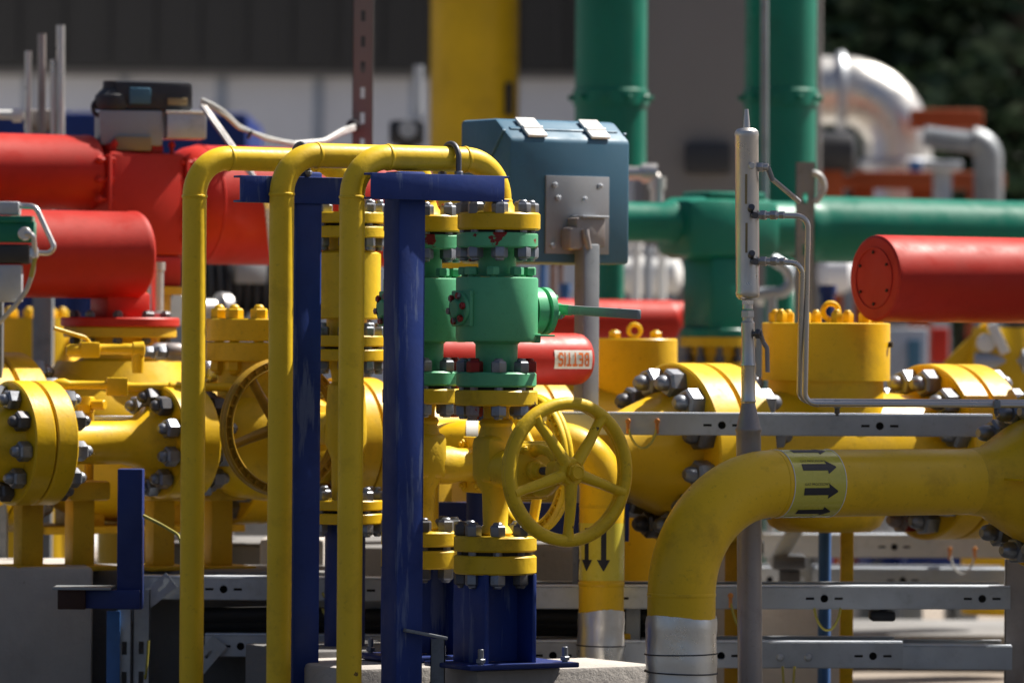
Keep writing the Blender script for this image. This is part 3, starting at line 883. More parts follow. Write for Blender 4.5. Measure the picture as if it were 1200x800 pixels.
# line on the left, under the red actuator
LM = Vector((-1.46, 1.52, 0)); zM = zy(520, 1.52)
vM = big_valve(LM, zM, 'heavy yellow ball valve carrying the red actuator at the left', tower=False)
spool(LM, zM, -.7, 0, 'yellow pipe spool at the left edge, behind the front flanges', legx=-.45)
spool(LM + U * .983, zM, .0, .9, 'yellow pipe spool behind the left handwheel', at_end=False, legx=.62, zfoot=ZP)
tl = thing('valve_support', 'yellow steel foot under the left heavy valve', 'support', (LM.x, LM.y, 0), TH, 'yellow supports of the heavy valves')
b = B()
for x in (.36, .62): b.box((x, 0, (ZP + zM - .17) / 2), (.07, .16, zM - .17 - ZP), bev=.004)
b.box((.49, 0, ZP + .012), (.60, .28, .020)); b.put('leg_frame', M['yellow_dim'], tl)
tl = thing('valve_support', 'yellow steel leg under the heavy valve, behind the steel pole', 'support', (LR.x, LR.y, 0), TH, 'yellow supports of the heavy valves')
b = B(); b.box((.232, 0, (zR - .13) / 2), (.07, .07, zR - .13), bev=.004); b.put('leg', M['yellow_dim'], tl)
b = B(); b.box((.232, 0, .010), (.20, .20, .018)); b.put('foot_plate', M['yellow_dim'], tl)
# yellow neck and mounting flange for the red actuator on the left valve
Ym = 1.75; mx = .478
zm = lambda y: zy(y, Ym, 151)
t = thing('valve_bonnet', 'yellow bonnet with a round bolted flange under the red actuator', 'bonnet', (LM.x, LM.y, zM), TH)
b = B(); b.lathe((mx, 0, .15), Z3, [(0, .20), (.06, .17), (zm(438) - zM - .15, .155), (zm(425) - zM - .15, .13), (zm(420) - zM - .15, .105), (zm(395) - zM - .15, .10)], 48); b.put('neck', M['yellow'], t, sharp=45)
b = B(); b.lathe((mx, 0, zm(395.5) - zM), Z3, fprof(.152, zm(383) - zm(395.5), .003), 56); b.put('flange', M['yellow_dim'], t)
me = bolt_mesh(zm(372) - zm(396) , .014, .014, .004, .009, M['nut_dark'])
bolts(t, me, (mx, 0, (zm(372) + zm(396)) / 2 - zM), Z3, .128, 10, .1)

# ---------------- smaller line in front on the left
LL0 = Vector((-1.258, .80, 0)); zL = zy(523, .80)
LB = bolt_mesh(.125, .0255, .032, .018, .0145, M['nut'], round_end=True)
LBD = bolt_mesh(.125, .0255, .032, .018, .0145, M['nut_dark'], round_end=True)
LBR = bolt_mesh(.125, .0255, .032, .018, .0145, M['nut_rust'], round_end=True)
def fl2(t, x, R, th): b = B(); b.lathe((x, 0, zL), X3, fprof(R, th, .004), 64); return b.put('flange', M['yellow'], t)
t = thing('pipe_spool', 'short yellow pipe between two bolted flanges, at the far left', 'pipe', (LL0.x, LL0.y, 0), TH, 'yellow pipe spools')
fl2(t, .062, .156, .058); fl2(t, .425, .143, .05)
b = B(); b.lathe((.118, 0, zL), X3, [(0, .10), (.012, .085), (.03, .062), (.045, .0545), (.20, .0545), (.235, .062), (.275, .092), (.31, .098)], 48); b.put('pipe', M['yellow'], t, sharp=50)
bolts(t, LB, (.060, 0, zL), X3, .122, 10, .15, alt=(LBD, (0, 4, 7)))
bolts(t, LB, (.479, 0, zL), X3, .114, 10, .3, alt=(LBD, (2, 3, 8)))
t = thing('pipe_spool', 'yellow flange and pipe cut by the left edge, nearest the camera', 'pipe', (LL0.x, LL0.y, 0), TH, 'yellow pipe spools')
fl2(t, .0, .156, .058)
b = B(); b.lathe((-.9, 0, zL), X3, [(0, .0545), (.70, .0545), (.76, .062), (.88, .10), (.90, .105)], 48); b.put('pipe', M['yellow'], t, sharp=50)
b = B(); b.box((-.55, 0, zL / 2 - .02), (.08, .10, zL - .04)); b.put('support_leg', M['yellow_dim'], t)
t = thing('ball_valve', 'yellow ball valve with a stacked bolted bonnet between the bent pipes', 'valve', (LL0.x, LL0.y, 0), TH, 'heavy yellow ball valves')
fl2(t, .480, .143, .05); fl2(t, .935, .165, .058)
b = B(); b.lathe((.528, 0, zL), X3, [(0, .105), (.03, .09), (.06, .11), (.12, .142), (.21, .152), (.30, .142), (.36, .11), (.39, .10), (.41, .11)], 48); b.put('body', M['yellow'], t, sharp=45)
Yx = .94; zx = lambda y: zy(y, Yx, 310); xx = .715
b = B(); b.lathe((xx, 0, zL), Z3, [(0, .11), (zx(437) - zL, .105), (zx(424) - zL, .105)], 40); b.put('neck', M['yellow'], t)
b = B(); b.lathe((xx, 0, zx(424)), Z3, fprof(.136, zx(401) - zx(424), .003), 56); b.put('bonnet_flange', M['yellow'], t)
b = B(); b.lathe((xx, 0, zx(400)), Z3, fprof(.136, zx(373) - zx(400), .003), 56); b.put('bonnet', M['yellow'], t)
me = bolt_mesh(zx(373) - zx(424), .023, .026, .010, .013, M['yellow'], round_end=True)
bolts(t, me, (xx, 0, (zx(373) + zx(424)) / 2), Z3, .107, 10, .12, name='bonnet_bolt')
bolts(t, LBR, (1.0, 0, zL), X3, .132, 10, .3, alt=(LB, (0, 1, 2, 4, 5, 6, 8, 9)))
t = thing('pipe_spool', 'yellow pipe spool behind the green valves, its far flange above the wheel', 'pipe', (LL0.x, LL0.y, 0), TH, 'yellow pipe spools')
fl2(t, .998, .165, .058)
b = B(); b.lathe((1.05, 0, zL), X3, [(0, .10), (.05, .062), (.08, .0545), (.32, .0545), (.38, .085), (.42, .105)], 40); b.put('pipe', M['yellow'], t, sharp=50)
fl2(t, 1.465, .172, .065); fl2(t, 1.535, .172, .065)
b = B(); b.lathe((1.595, 0, zL), X3, [(0, .11), (.06, .065), (.16, .06)], 32); b.put('reducer', M['yellow'], t)
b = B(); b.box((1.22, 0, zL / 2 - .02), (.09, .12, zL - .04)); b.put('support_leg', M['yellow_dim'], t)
# legs of this line on the left block
for px, lab in ((33, 'leftmost yellow support leg on the concrete block'), (93, 'yellow support leg on the concrete block, next to the blue post'), (187, 'broad yellow support leg with a drilled ear, behind the first bent pipe'), (255, 'yellow support leg between the first two bent pipes')):
    Y = .62 + (px - 33) * .00205 * .625 + .32
    g = P(px, 668, Y); t = thing('line_support', lab, 'support', (g.x, g.y, zy(668, Y, px)), TH, 'yellow support legs of the left line')
    h = zy(588, Y, px) - zy(668, Y, px)
    b = B(); b.box((0, 0, h / 2 + .01), (.062, .05, h), bev=.004); b.put('leg', M['yellow_dim'], t)
    b = B(); b.box((0, 0, .008), (.14, .16, .012)); b.put('foot_plate', M['yellow_dim'], t)
    b = B(); b.box((0, 0, h + .03), (.12, .12, .05), bev=.01); b.put('saddle', M['yellow_dim'], t)

# small impulse valves on the left
Y = 1.15; kk = k(Y)
q = P(105, 410, Y)
t = thing('needle_valve', 'small yellow needle valve with a thin bent lever, below the red flange', 'valve', (q.x, q.y, q.z), TH * .4, 'small yellow needle valves')
b = B(); b.box((0, 0, 0), (.050, .040, .040), bev=.004); b.lathe((-.06, 0, -.002), X3, [(0, .012), (.01, .017), (.036, .017), (.04, .013)], 20); b.lathe((.024, 0, .002), X3, [(0, .014), (.06, .0135), (.064, .0155), (.085, .0155), (.088, .019), (.115, .021), (.118, .014)], 24); b.lathe((.125, 0, -.004), Z3, [(-.055, .014), (-.03, .016), (.012, .018), (.018, .015)], 20)
b.put('body', M['yellow'], t)
b = B(); b.tube([(0, 0, .018), (-.012, 0, .032), (-.05, -.01, .042), (-.095, -.02, .055)], .0055, 10, .02); b.put('lever', M['yellow'], t)
q = P(137, 453, Y - .15)
t = thing('needle_valve', 'small yellow block valve on a thin yellow pipe, left of the first bent pipe', 'valve', (q.x, q.y, q.z), TH * .3, 'small yellow needle valves')
b = B(); b.box((0, 0, 0), (.052, .04, .046), bev=.003); b.put('body', M['yellow'], t)
b = B(); b.lathe((-.165, 0, .004), X3, [(0, .008), (.012, .015), (.032, .017), (.045, .011), (.14, .0105), (.145, .013), (.165, .013)], 20); b.lathe((.02, 0, 0), X3, [(0, .0135), (.02, .0105), (.11, .0105), (.115, .014), (.14, .014), (.145, .011), (.30, .011)], 20); b.put('pipe', M['yellow'], t)
# extra pieces of the crowded left middle
t = thing('angle_bar', 'grey steel bar lying behind the short yellow pipe at the left', 'bar', P(96, 491, 1.12), 0)
b = B(); d = P(176, 491, 1.12) - P(96, 491, 1.12); b.box(d / 2, (d.length, .05, .017), None, .002); b.put('bar', M['galv_sky_sheen'], t)
b = B(); b.box(d / 2 + Vector((0, -.024, -.012)), (d.length, .004, .022), None, .001); b.put('web', M['galv_dark'], t)
t = thing('pipe_clamp', 'yellow hexagonal fitting between the left flanges, under the thin yellow pipe', 'fitting', P(104, 474, 1.05), 0)
b = B(); b.hexn((-.02, 0, 0), (.9, -.4, 0), .024, .034); b.cyl((-.02, 0, 0), (.9, -.4, 0), .07, .013, .002, 16); b.put('fitting', M['yellow'], t)
b = B(); b.cyl((0, .02, -.30), Z3, .29, .012, 0, 12); b.put('riser', M['yellow_dim'], t)
for (px, y, mt, lab) in ((187, 412, 'stainless', 'pale steel cap screw cluster left of the first bent pipe'), (202, 412, 'steel_brown', 'brownish steel cap right beside the first bent pipe')):
    t = thing('end_cap', lab, 'cap', P(px, y, 1.5), TH, 'steel caps by the first bent pipe')
    b = B(); b.lathe((-.02, 0, 0), X3, [(0, .018), (.01, .024), (.04, .024), (.05, .016)], 20); b.put('cap', M[mt], t)
    b = B(); b.hexn((-.045, 0, 0), X3, .016, .026); b.put('nut', M['nut'], t)
# blue support under the left line
g = G(154, .70)
t = thing('blue_support', 'dark blue support with a bracket arm under the left yellow pipe', 'support', (g.x, g.y, zy(716, .70)), 0)
zo = zy(716, .70)
b = B(); hh = zy(549, .70, 154) - zo; b.box((0, 0, hh / 2), (.062, .07, hh), bev=.003); b.put('post', M['blue_plain'], t)
b = B(); x0 = G(72, .70).x - g.x; x1 = G(167, .70).x - g.x; zz = zy(704, .70) - zo
b.ubar((x0 + .03, -.05, zz), (x1, -.05, zz), .05, .046, .005); b.put('arm', M['blue_plain'], t)
b = B(); b.box(((x0 * .7 + x1 * .3), -.03, zy(691, .7) - zo), ((x1 - x0) * .72, .12, .006), bev=.001); b.put('plate', M['galv_dark'], t)
b = B(); b.bar((x0 + .0, -.052, zz), (x0 + .068, -.052, zz), .05, .048); b.put('end_block', M['rust_dark'], t)

# ================================================================== concrete on the left and the long plinth
b = B(); zt_ = zy(669, .8); g0 = G(2, 1.0)
b.box((g0.x, g0.y + .10, zt_ / 2), (.42, .55, zt_), Matrix.Rotation(rad(8), 3, 'Z'), .012)
o = b.put('concrete_block', M['concrete']); tag(o, 'wide pale concrete block at the lower left under the yellow legs', 'block')
a, c_ = G(98, 1.1), G(400, 1.1); zt_ = zy(669.5, 1.1)
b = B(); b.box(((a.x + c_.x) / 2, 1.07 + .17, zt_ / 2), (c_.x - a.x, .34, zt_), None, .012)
o = b.put('concrete_block', M['concrete_dark']); tag(o, 'concrete block coloured dark for shade, behind the left cable trays', 'block')
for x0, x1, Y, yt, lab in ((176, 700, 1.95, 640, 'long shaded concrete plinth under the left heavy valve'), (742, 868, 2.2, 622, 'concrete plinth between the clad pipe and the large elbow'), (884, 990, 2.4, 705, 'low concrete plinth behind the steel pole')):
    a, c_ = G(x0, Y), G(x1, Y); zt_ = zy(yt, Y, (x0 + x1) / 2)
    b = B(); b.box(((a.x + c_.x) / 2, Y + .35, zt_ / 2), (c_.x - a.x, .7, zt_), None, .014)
    o = b.put('concrete_plinth', M['concrete_dark'] if x0 < 700 else M['concrete']); tag(o, lab, 'plinth')  # shade of the left plinth comes from its darker concrete colour
g0 = G(345, 1.55); b = B(); zt_ = zy(632, 1.5); b.box((g0.x, g0.y, zt_ / 2), (.17, .18, zt_), None, .012); o = b.put('concrete_block', M['concrete']); tag(o, 'small concrete pier seen between the first two bent pipes', 'block')
# blue cross beam behind the wheel
a, c_ = G(470, .98), G(738, .98)
t = thing('blue_beam', 'navy blue cross beam behind the handwheel, under the yellow pipes', 'beam', ((a.x + c_.x) / 2, .98, 0), 0)
L_ = c_.x - a.x; zz = (zy(588, .98) + zy(634, .98)) / 2
b = B(); b.ubar((-L_ / 2, 0, zz), (L_ / 2, 0, zz), .05, .096, .007, open_dir=1); b.put('beam', M['blue_plain'], t)
for x in (-L_ * .42, L_ * .33):
    b = B(); b.box((x, .03, (zz - .05) / 2), (.06, .06, zz - .05)); b.put('leg', M['blue_plain'], t)

# ================================================================== cable trays
def tray(px0, px1, Y, y0, y1, marks, label, mat='galv', depth=.05, slope=0.0, width=.30, cables=True):
    """ladder tray: front rail with real slots, rear rail, rungs"""
    a, c_ = P(px0, (y0 + y1) / 2, Y), P(px1, (y0 + y1) / 2 + slope, Y)
    t = thing('cable_tray', label, 'cable tray', a, 0, 'galvanised cable trays')
    h = (y1 - y0) * k(Y); L = c_.x - a.x
    dz = c_.z - a.z; ax = Vector((L, 0, dz)).normalized(); up = Vector((-ax.z, 0, ax.x))
    holes = []
    for m in marks:
        xm = (m - px0) * k(Y); hy = h * .48
        holes += [('c', xm, hy, .0100), ('s', xm - .036, hy, .0105, .0030), ('s', xm + .036, hy, .0105, .0030)]
    b = B(); b.holed(L, h, holes, up * (-h / 2), ax, up, .002)
    for sg in (1, -1):
        b.bar(Vector((0, .010, 0)) + up * (sg * h / 2), ax * L + Vector((0, .010, 0)) + up * (sg * h / 2), .024, .003, up, .001)
    b.put('front_rail', M[mat], t)
    b = B(); b.bar(Vector((0, .030, .0035)) + up * h / 2, ax * L + Vector((0, .030, .0035)) + up * h / 2, .058, .003, up, .001); b.put('top_lip', M['galv_sky_sheen'], t)  # lip colour already holds the sky sheen
    if cables:
        b = B()
        for j in range(3):
            b.tube([ax * (L * f) + Vector((0, .05 + .045 * j + .008 * math.sin(f * 9 + j), 0)) - up * h * .12 for f in (0, .2, .4, .6, .8, 1)], h * .30, 10, .05)
        c_ = b.put('cables', M['rubber'], t)  # black bundle added so the rail holes look dark inside
    else:
        b = B(); b.bar(Vector((0, .026, 0)), ax * L + Vector((0, .026, 0)), .020, h * .5, up, .004); b.put('dark_hole_backing', M['rubber'], t)  # black bar added behind the rail holes to darken them
    b = B(); b.bar(Vector((0, width, 0)), ax * L + Vector((0, width, 0)), .003, h, up, .001)
    b.bar(Vector((0, width - .010, 0)) + up * h / 2, ax * L + Vector((0, width - .010, 0)) + up * h / 2, .024, .003, up, .001); b.put('rear_rail', M[mat], t)
    n = max(2, int(L / .30))
    b = B()
    for i in range(n):
        x = L * (i + .5) / n
        b.bar(ax * x + Vector((0, .004, 0)) - up * h * .25, ax * x + Vector((0, width - .004, 0)) - up * h * .25, .030, .012, up, .001)
    r = b.put('rungs', M[mat], t)
    return t, a, ax, up, h, L
def strut(px, Y, y0, z_low, label, w=.042, mat='galv_dark', slots=True):
    p = P(px, y0, Y)
    t = thing('perforated_strut', label, 'strut', (p.x, p.y, z_low), 0, 'perforated steel struts')
    H = p.z - z_low
    holes = [('s', w / 2, z, .0065, .016) for z in [.05 + .075 * i for i in range(int((H - .06) / .075))]] if slots else []
    b = B(); b.holed(w, H, holes, (-w / 2, 0, 0), X3, Z3, .002)
    b.box((-w / 2 + .001, .012, H / 2), (.002, .024, H), bev=0); b.box((w / 2 - .001, .012, H / 2), (.002, .024, H), bev=0)
    b.put('channel', M[mat], t)
    return t
tray(592, 1163, .765, 484.5, 508, [846, 1031], 'upper grey cable tray passing behind the steel pole', slope=3, width=.08, cables=False)
tray(488, 1184, .88, 687.5, 712, [715, 966, 1151], 'middle cable tray with a bright top edge behind the large elbow', slope=1)
tray(488, 1058, .80, 752.5, 781, [648, 845, 1023], 'lowest cable tray, right of the blue pedestal', slope=1)
tray(1057, 1186, .84, 757, 783, [], 'lowest cable tray piece continuing at the right edge', slope=1)
tray(150, 500, .90, 676, 701, [262, 418], 'left cable tray behind the bent pipes', 'galv', slope=3, width=.12)
tray(240, 500, .92, 744, 768, [282, 440], 'lower left cable tray behind the bent pipes', 'galv', slope=2, width=.12)
tray(895, 1190, 2.9, 627, 652, [1048, ], 'blurred cable tray under the large elbow pipe', slope=1)
tray(862, 1184, 3.1, 666, 690, [902, 1058], 'second blurred cable tray under the large elbow pipe', slope=2)
strut(1190, .9, 655, 0, 'dark perforated strut at the right edge holding the trays', .05, 'steel_brown', False)
strut(146, .84, 712, 0, 'pale perforated strut beside the left concrete block', .034, 'galv')
strut(166, .86, 690, 0, 'perforated strut carrying the end of the left cable tray', .042, 'galv')
strut(513, -.04, 748, 0, 'perforated strut behind the foot of the wide blue post', .034, 'galv_dark')
strut(742, .92, 700, 0, 'perforated strut at the clad pipe, holding two trays', .040, 'galv_dark')
strut(440, 1.0, 690, 0, 'perforated strut between the third bent pipe and the wide blue post', .05, 'galv')
t = tag(B().box(P(133, 720, .82) + Vector((0, 0, -.19)), (.034, .006, .40), None, .001).put('sunlit_edge_strip', M['purple']), 'light blue strip drawn as the sunlit edge of the strut beside the left concrete block', 'strip')  # sunlit edge of the strut, put in as a light blue strip
t = thing('tray_brace', 'diagonal perforated brace at the left tray end', 'brace', P(152, 722, .875), 0, 'diagonal tray braces')
b = B(); d = P(208, 678, .875) - P(152, 722, .875); b.holed(d.length, .046, [('s', d.length * .8, .023, .011, .004), ('c', d.length * .92, .03, .008)], (0, 0, -.02), d.normalized(), Vector((-d.z, 0, d.x)).normalized(), .002); b.put('plate', M['galv'], t)
t = thing('tray_brace', 'diagonal perforated brace at the lower left tray end', 'brace', P(232, 788, .895), 0, 'diagonal tray braces')
b = B(); d = P(266, 748, .895) - P(232, 788, .895); b.holed(d.length, .046, [('s', d.length * .6, .023, .011, .004)], (0, 0, -.02), d.normalized(), Vector((-d.z, 0, d.x)).normalized(), .002); b.put('plate', M['galv'], t)
t = thing('tray_bracket', 'small steel tongue bracket on the foot of the wide blue post', 'bracket', P(497, 740, -.20), 0)
b = B(); b.bar((-.045, 0, .004), (.05, .03, -.016), .03, .008); b.put('tongue', M['galv_dark'], t)
for px, Y, y in ((857, .78, 770), (946, .78, 770)):
    pass
# splice screws on the low tray
for px in (914, 947):
    p = P(px, 770, .795); t = thing('splice_screw', 'round splice screw in the lowest tray, %s' % ('nearer the steel pole' if px < 930 else 'right of the splice joint'), 'screw', p, 0, 'splice screws')
    b = B(); b.lathe((0, .006, 0), (0, -1, 0), [(0, .010), (.006, .010), (.010, .006), (.011, .001)], 16); b.put('head', M['galv'], t)
# black cables added for the dark shade behind the left trays
for i, (y, Y) in enumerate(((720, .95), (728, .97), (735, .99), (725, 1.02))):
    b = B(); b.tube([P(236, y + 1, Y), P(330, y - 1, Y), P(430, y + 2, Y), P(560, y, Y), P(640, y + 1, Y), P(760, y + 2, Y)], .020, 12, .3)
    tag(b.put('dark_gap_cable', M['rubber']), 'thick black cable added for the shade behind the trays', 'cable', 'black cables added for shade behind the trays')
for i, y in enumerate((716.5,)):
    t = thing('cable_duct', 'narrow white topped cable duct behind the blue pedestal', 'duct', P(370, 725, 1.12), 0)
    a_, c_ = P(370, 725, 1.12), P(780, 727, 1.12)
    b = B(); b.bar((0, 0, .012), c_ - a_ + Vector((0, 0, .012)), .06, .006); b.put('cover', M['galv'], t)
    b = B(); b.bar((0, .02, -.018), c_ - a_ + Vector((0, .02, -.018)), .05, .05); b.put('duct', M['dark'], t)

# bonding wires
def loop_wire(p0, p1, Y, drop, label, mat='wire_yg', lug=True):
    a, c_ = P(*p0, Y), P(*p1, Y)
    t = thing('bonding_wire', label, 'wire', a, 0, 'yellow green bonding wires')
    d = c_ - a; n = 14; pts = []
    for i in range(n + 1):
        f = i / n
        pts.append(Vector((d.x * f, -.004 - .012 * math.sin(math.pi * f), d.z * f - drop * (1 - (2 * f - 1) ** 2) ** .7)))
    b = B(); b.tube(pts, .0032, 8); b.put('wire', M[mat], t)
    if lug:
        for q in (Vector((0, -.005, 0)), d + Vector((0, -.005, 0))):
            b = B(); b.box(q + Vector((0, 0, -.006)), (.009, .006, .026), None, .002); b.cyl(q + Vector((0, .004, .012)), (0, -1, 0), .012, .007, .001, 12); b.put('lug', M['copper'], t)
    return t
loop_wire((736, 499), (770, 499), .755, .055, 'bonding wire hanging from the upper tray beside the handwheel')
loop_wire((856, 703), (874, 735), .865, .03, 'bonding wire between the large elbow and the steel pole')
loop_wire((954, 712), (985, 712), .865, .055, 'bonding wire hanging from the middle tray in front of the blurred blue post', lug=False)
loop_wire((1113, 648), (1142, 648), 2.85, .06, 'bonding wire on the blurred tray under the large elbow', 'wire_grey')
loop_wire((917, 780), (931, 780), .78, .09, 'bonding wire under the lowest tray beside the pole', lug=False)
loop_wire((174, 750), (170, 790), .83, .035, 'curled bonding wire on the strut beside the left concrete block', lug=False)
loop_wire((378, 694), (394, 704), .9, .01, 'short bonding wire beside the narrow blue post, upper one', lug=False)
loop_wire((378, 713), (394, 727), .9, .01, 'short bonding wire beside the narrow blue post, lower one', lug=False)
b = B(); b.tube([P(168, 604, .62), P(190, 615, .60), P(210, 627, .55), P(216, 650, .5)], .0042, 8, .06); tag(b.put('bonding_wire', M['wire_yg']), 'thin yellow wire slanting down to the first bent pipe', 'wire', 'yellow green bonding wires')

# ================================================================== enclosure on its post
Yb = 1.2; kb = k(Yb)
q = P(668, 310, Yb - .1)
z0 = zy(309, Yb); zt_ = zy(141.5, Yb)
ec = thing('instrument_enclosure', 'blue grey instrument box with two white hinges and a grey plate, on a post', 'enclosure', (q.x, q.y, 0), TH)
W = .365; hW = W / 2; dep = .245; H = zt_ - z0
prof = [(0, 0), (dep, 0), (dep, H), (.075, H), (.0, H - .052)]      # (away from viewer, up); front at 0
poly = [(x, z) for x, z in prof]
b = B(); b.prism(poly, (-hW, 0, z0), (0, 1, 0), Z3, W, .010)
b.put('case', M['box'], ec)
for sx in (-1, 1):   # a raised rim running diagonally on the side
    b = B()
    b.bar((sx * (hW + .001), .028, z0 + H - .03), (sx * (hW + .001), .150, z0 + H - .165), .006, .010, X3 * sx)
    b.bar((sx * (hW + .001), .150, z0 + H - .165), (sx * (hW + .001), .150, z0 + .01), .006, .010, X3 * sx)
    b.put('lid_seam', M['box'], ec)
sl = Vector((0, .075, .052)).normalized(); nrm = Vector((0, -.052, .075)).normalized()
b = B(); b.bar((-hW + .02, .036, z0 + H - .026), (hW - .02, .036, z0 + H - .026), .012, .006, nrm, .002); b.put('lid_ridge', M['box'], ec)
for x in (-.100, .092):
    t = None
    b = B(); m = Matrix((X3, sl, nrm)).transposed()
    c0 = Vector((x, .0, z0 + H - .052))
    b.box(c0 + sl * .020 + nrm * .006, (.058, .034, .008), m, .003); b.box(c0 + sl * .064 + nrm * .006, (.058, .042, .008), m, .003)
    b.cyl2(c0 + sl * .0385 + nrm * .008 - X3 * .029, c0 + sl * .0385 + nrm * .008 + X3 * .029, .006, 14); b.put('hinge', M['white'], ec)
pz0, pz1 = zy(297, Yb - .1) , zy(206, Yb - .1)
b = B(); b.box((.018, -.004, (pz0 + pz1) / 2), (.192, .006, pz1 - pz0), bev=.001); pl = b.put('mounting_plate', M['grey_plate'], ec)
me = bolt_mesh(.003, .008, .006, .001, .005, M['galv'], both=False, round_end=True)
for x, y in ((-.055, 217), (.082, 217), (-.045, 232), (.035, 233), (.083, 281), (-.06, 288)):
    inst('plate_bolt', me, pl, (x, -.009, zy(y, Yb - .1)), (0, -1, 0))
b = B(); zz = zy(273, Yb); b.box((.030, -.030, zz), (.088, .046, .075), bev=.005); b.box((-.012, -.032, zz - .016), (.05, .05, .06), bev=.012)
b.put('bracket', M['steel_brown'], ec)
b = B(); b.box((.038, -.034, zz + .040), (.082, .058, .006), bev=.002); b.put('bracket_lip', M['galv'], ec)
b = B(); b.tube([(.008, -.058, zz + .006), (.008, -.062, zz - .012), (.016, -.060, zz - .042)], .010, 12, .02); b.put('bracket_clasp', M['steel_brown'], ec)
b = B(); b.box((.026, -.040, (zz - .03) / 2), (.048, .048, zz - .03), bev=.004); b.put('post', M['galv_dark'], ec)

# ================================================================== red actuators
def red_cyl(parent, x0, x1, y, z, R, mat='red', face=True, dome_r=False, seg=64, inner=True):
    b = B()
    prof = [(x0, R * .55), (x0 + .002, R * .93), (x0 + .006, R * .985), (x0 + .014, R)]
    if dome_r: prof += [(x1 - R * .45, R), (x1 - R * .22, R * .96), (x1 - R * .08, R * .86), (x1, R * .62)]
    else: prof += [(x1 - .024, R), (x1 - .020, R * 1.018), (x1 - .006, R * 1.018), (x1, R * .985)]
    b.lathe((0, y, z), X3, prof, seg); return b.put('cylinder', M[mat], parent, sharp=28)
# right
g = P(1024, 326, 1.08); zz = g.z
t = thing('actuator', 'long red actuator cylinder with a round end face at the right edge', 'actuator', (g.x, g.y, 0), TH, 'red valve actuators')
red_cyl(t, 0, .85, 0, zz, .111)
b = B(); b.torus((-.0005, 0, zz), X3, .078, .0016, 48, 6); b.put('end_ring', M['red_old'], t)
me = bolt_mesh(.002, .0045, .002, 0, .003, M['rust_dark'], both=False)
for i in range(6):
    a = i * math.pi / 3 + .5; inst('end_screw', me, t, (-.001, .066 * math.cos(a), zz + .066 * math.sin(a)), (-1, 0, 0))
b = B(); b.box((1.0, 0, zz - .02), (.34, .26, .30), bev=.02); b.put('gearbox', M['red'], t)
b = B(); b.lathe((1.0, 0, 0), Z3, [(0, .14), (.03, .14), (.03, .075), (zz - .30, .075), (zz - .30, .14), (zz - .16, .14)], 40); b.put('pedestal', M['yellow_dim'], t)

# left front: on the yellow bonnet
ta = thing('actuator', 'red actuator cylinder on the bolted yellow bonnet at the left', 'actuator', (LM.x, LM.y, zm(383) ), TH, 'red valve actuators')
o_ = zm(383)
b = B(); b.lathe((mx, 0, 0), Z3, fprof(.160, zm(372) - o_, .004), 56); b.put('flange', M['red'], ta)
b = B(); b.box((mx, 0, (zm(372) + zm(344)) / 2 - o_), (.135, .105, zm(340) - zm(372)), bev=.012); b.put('neck', M['red'], ta)
yc = -.02
zz = zm(299) - o_
red_cyl(ta, mx - .47, mx + .036, yc, zz, .117, 'red_old')
b = B(); b.cyl((mx + .036, yc + .0, zz - .07), X3, .03, .02, .004, 16); b.put('port', M['red'], ta)
b = B(); b.lathe((mx + .145, .07, 0.012), Z3, [(0, .030), (.02, .030), (.022, .022), (.14, .022), (.142, .026), (.165, .026)], 24); b.hexn((mx + .145, .07, .012), Z3, .04, .03); b.put('hydraulic_cylinder', M['stainless'], ta)

# left rear: gearbox with two cylinders and the switch box
Yr = 2.35; kr = k(Yr)
g = G(150, Yr)
tr = thing('actuator', 'big red scotch yoke actuator with a gearbox and two cylinders, upper left', 'actuator', (g.x, g.y, 0), TH, 'red valve actuators')
zr = lambda y: zy(y, Yr, 150)
b = B(); b.box((0, 0, (zr(180) + zr(300)) / 2), (.235, .22, zr(180) - zr(300)), bev=.012)
b.box((-.02, -.0, zr(176)), (.17, .16, .03), bev=.006)
b.box((.02, -.02, zr(318)), (.18, .18, zr(300) - zr(336)), bev=.01)
for sx in (-1, 1):
    b.box((sx * .122, 0, (zr(184) + zr(286)) / 2), (.012, .236, zr(184) - zr(286)), bev=.003)
b.put('gearbox', M['red'], tr)
for i in range(6):
    for sx in (-1, 1):
        pass
me = bolt_mesh(.03, .011, .012, .006, .006, M['red'], round_end=True)
for sx in (-1, 1):
    for z in [zr(184) - (zr(184) - zr(286)) * f for f in (.06, .28, .5, .72, .94)]:
        inst('housing_bolt', me, tr, (sx * .13, -.104, z), (1, 0, 0))
for x in (-.09, -.03, .03, .09): inst('housing_bolt', me, tr, (x, -.08, zr(179)), Z3)
red_cyl(tr, -.62, -.128, .0, zr(204), .104)
zc_ = zr(238)
b = B(); b.lathe((.128, 0, zc_), X3, [(0, .09), (.004, .115), (.02, .142), (.05, .160), (.085, .168), (.75, .168), (.76, .171), (.775, .171), (.79, .15), (.80, .10)], 64); b.put('spring_can', M['red'], tr)
b = B(); b.torus((.215, 0, zc_), X3, .1665, .004, 64, 8); b.put('seam', M['red'], tr)
b = B(); b.lathe((.02, 0, 0), Z3, [(0, .20), (.03, .20), (.03, .10), (zr(345), .10), (zr(345), .16), (zr(336), .16)], 40); b.put('column', M['yellow_dim'], tr)
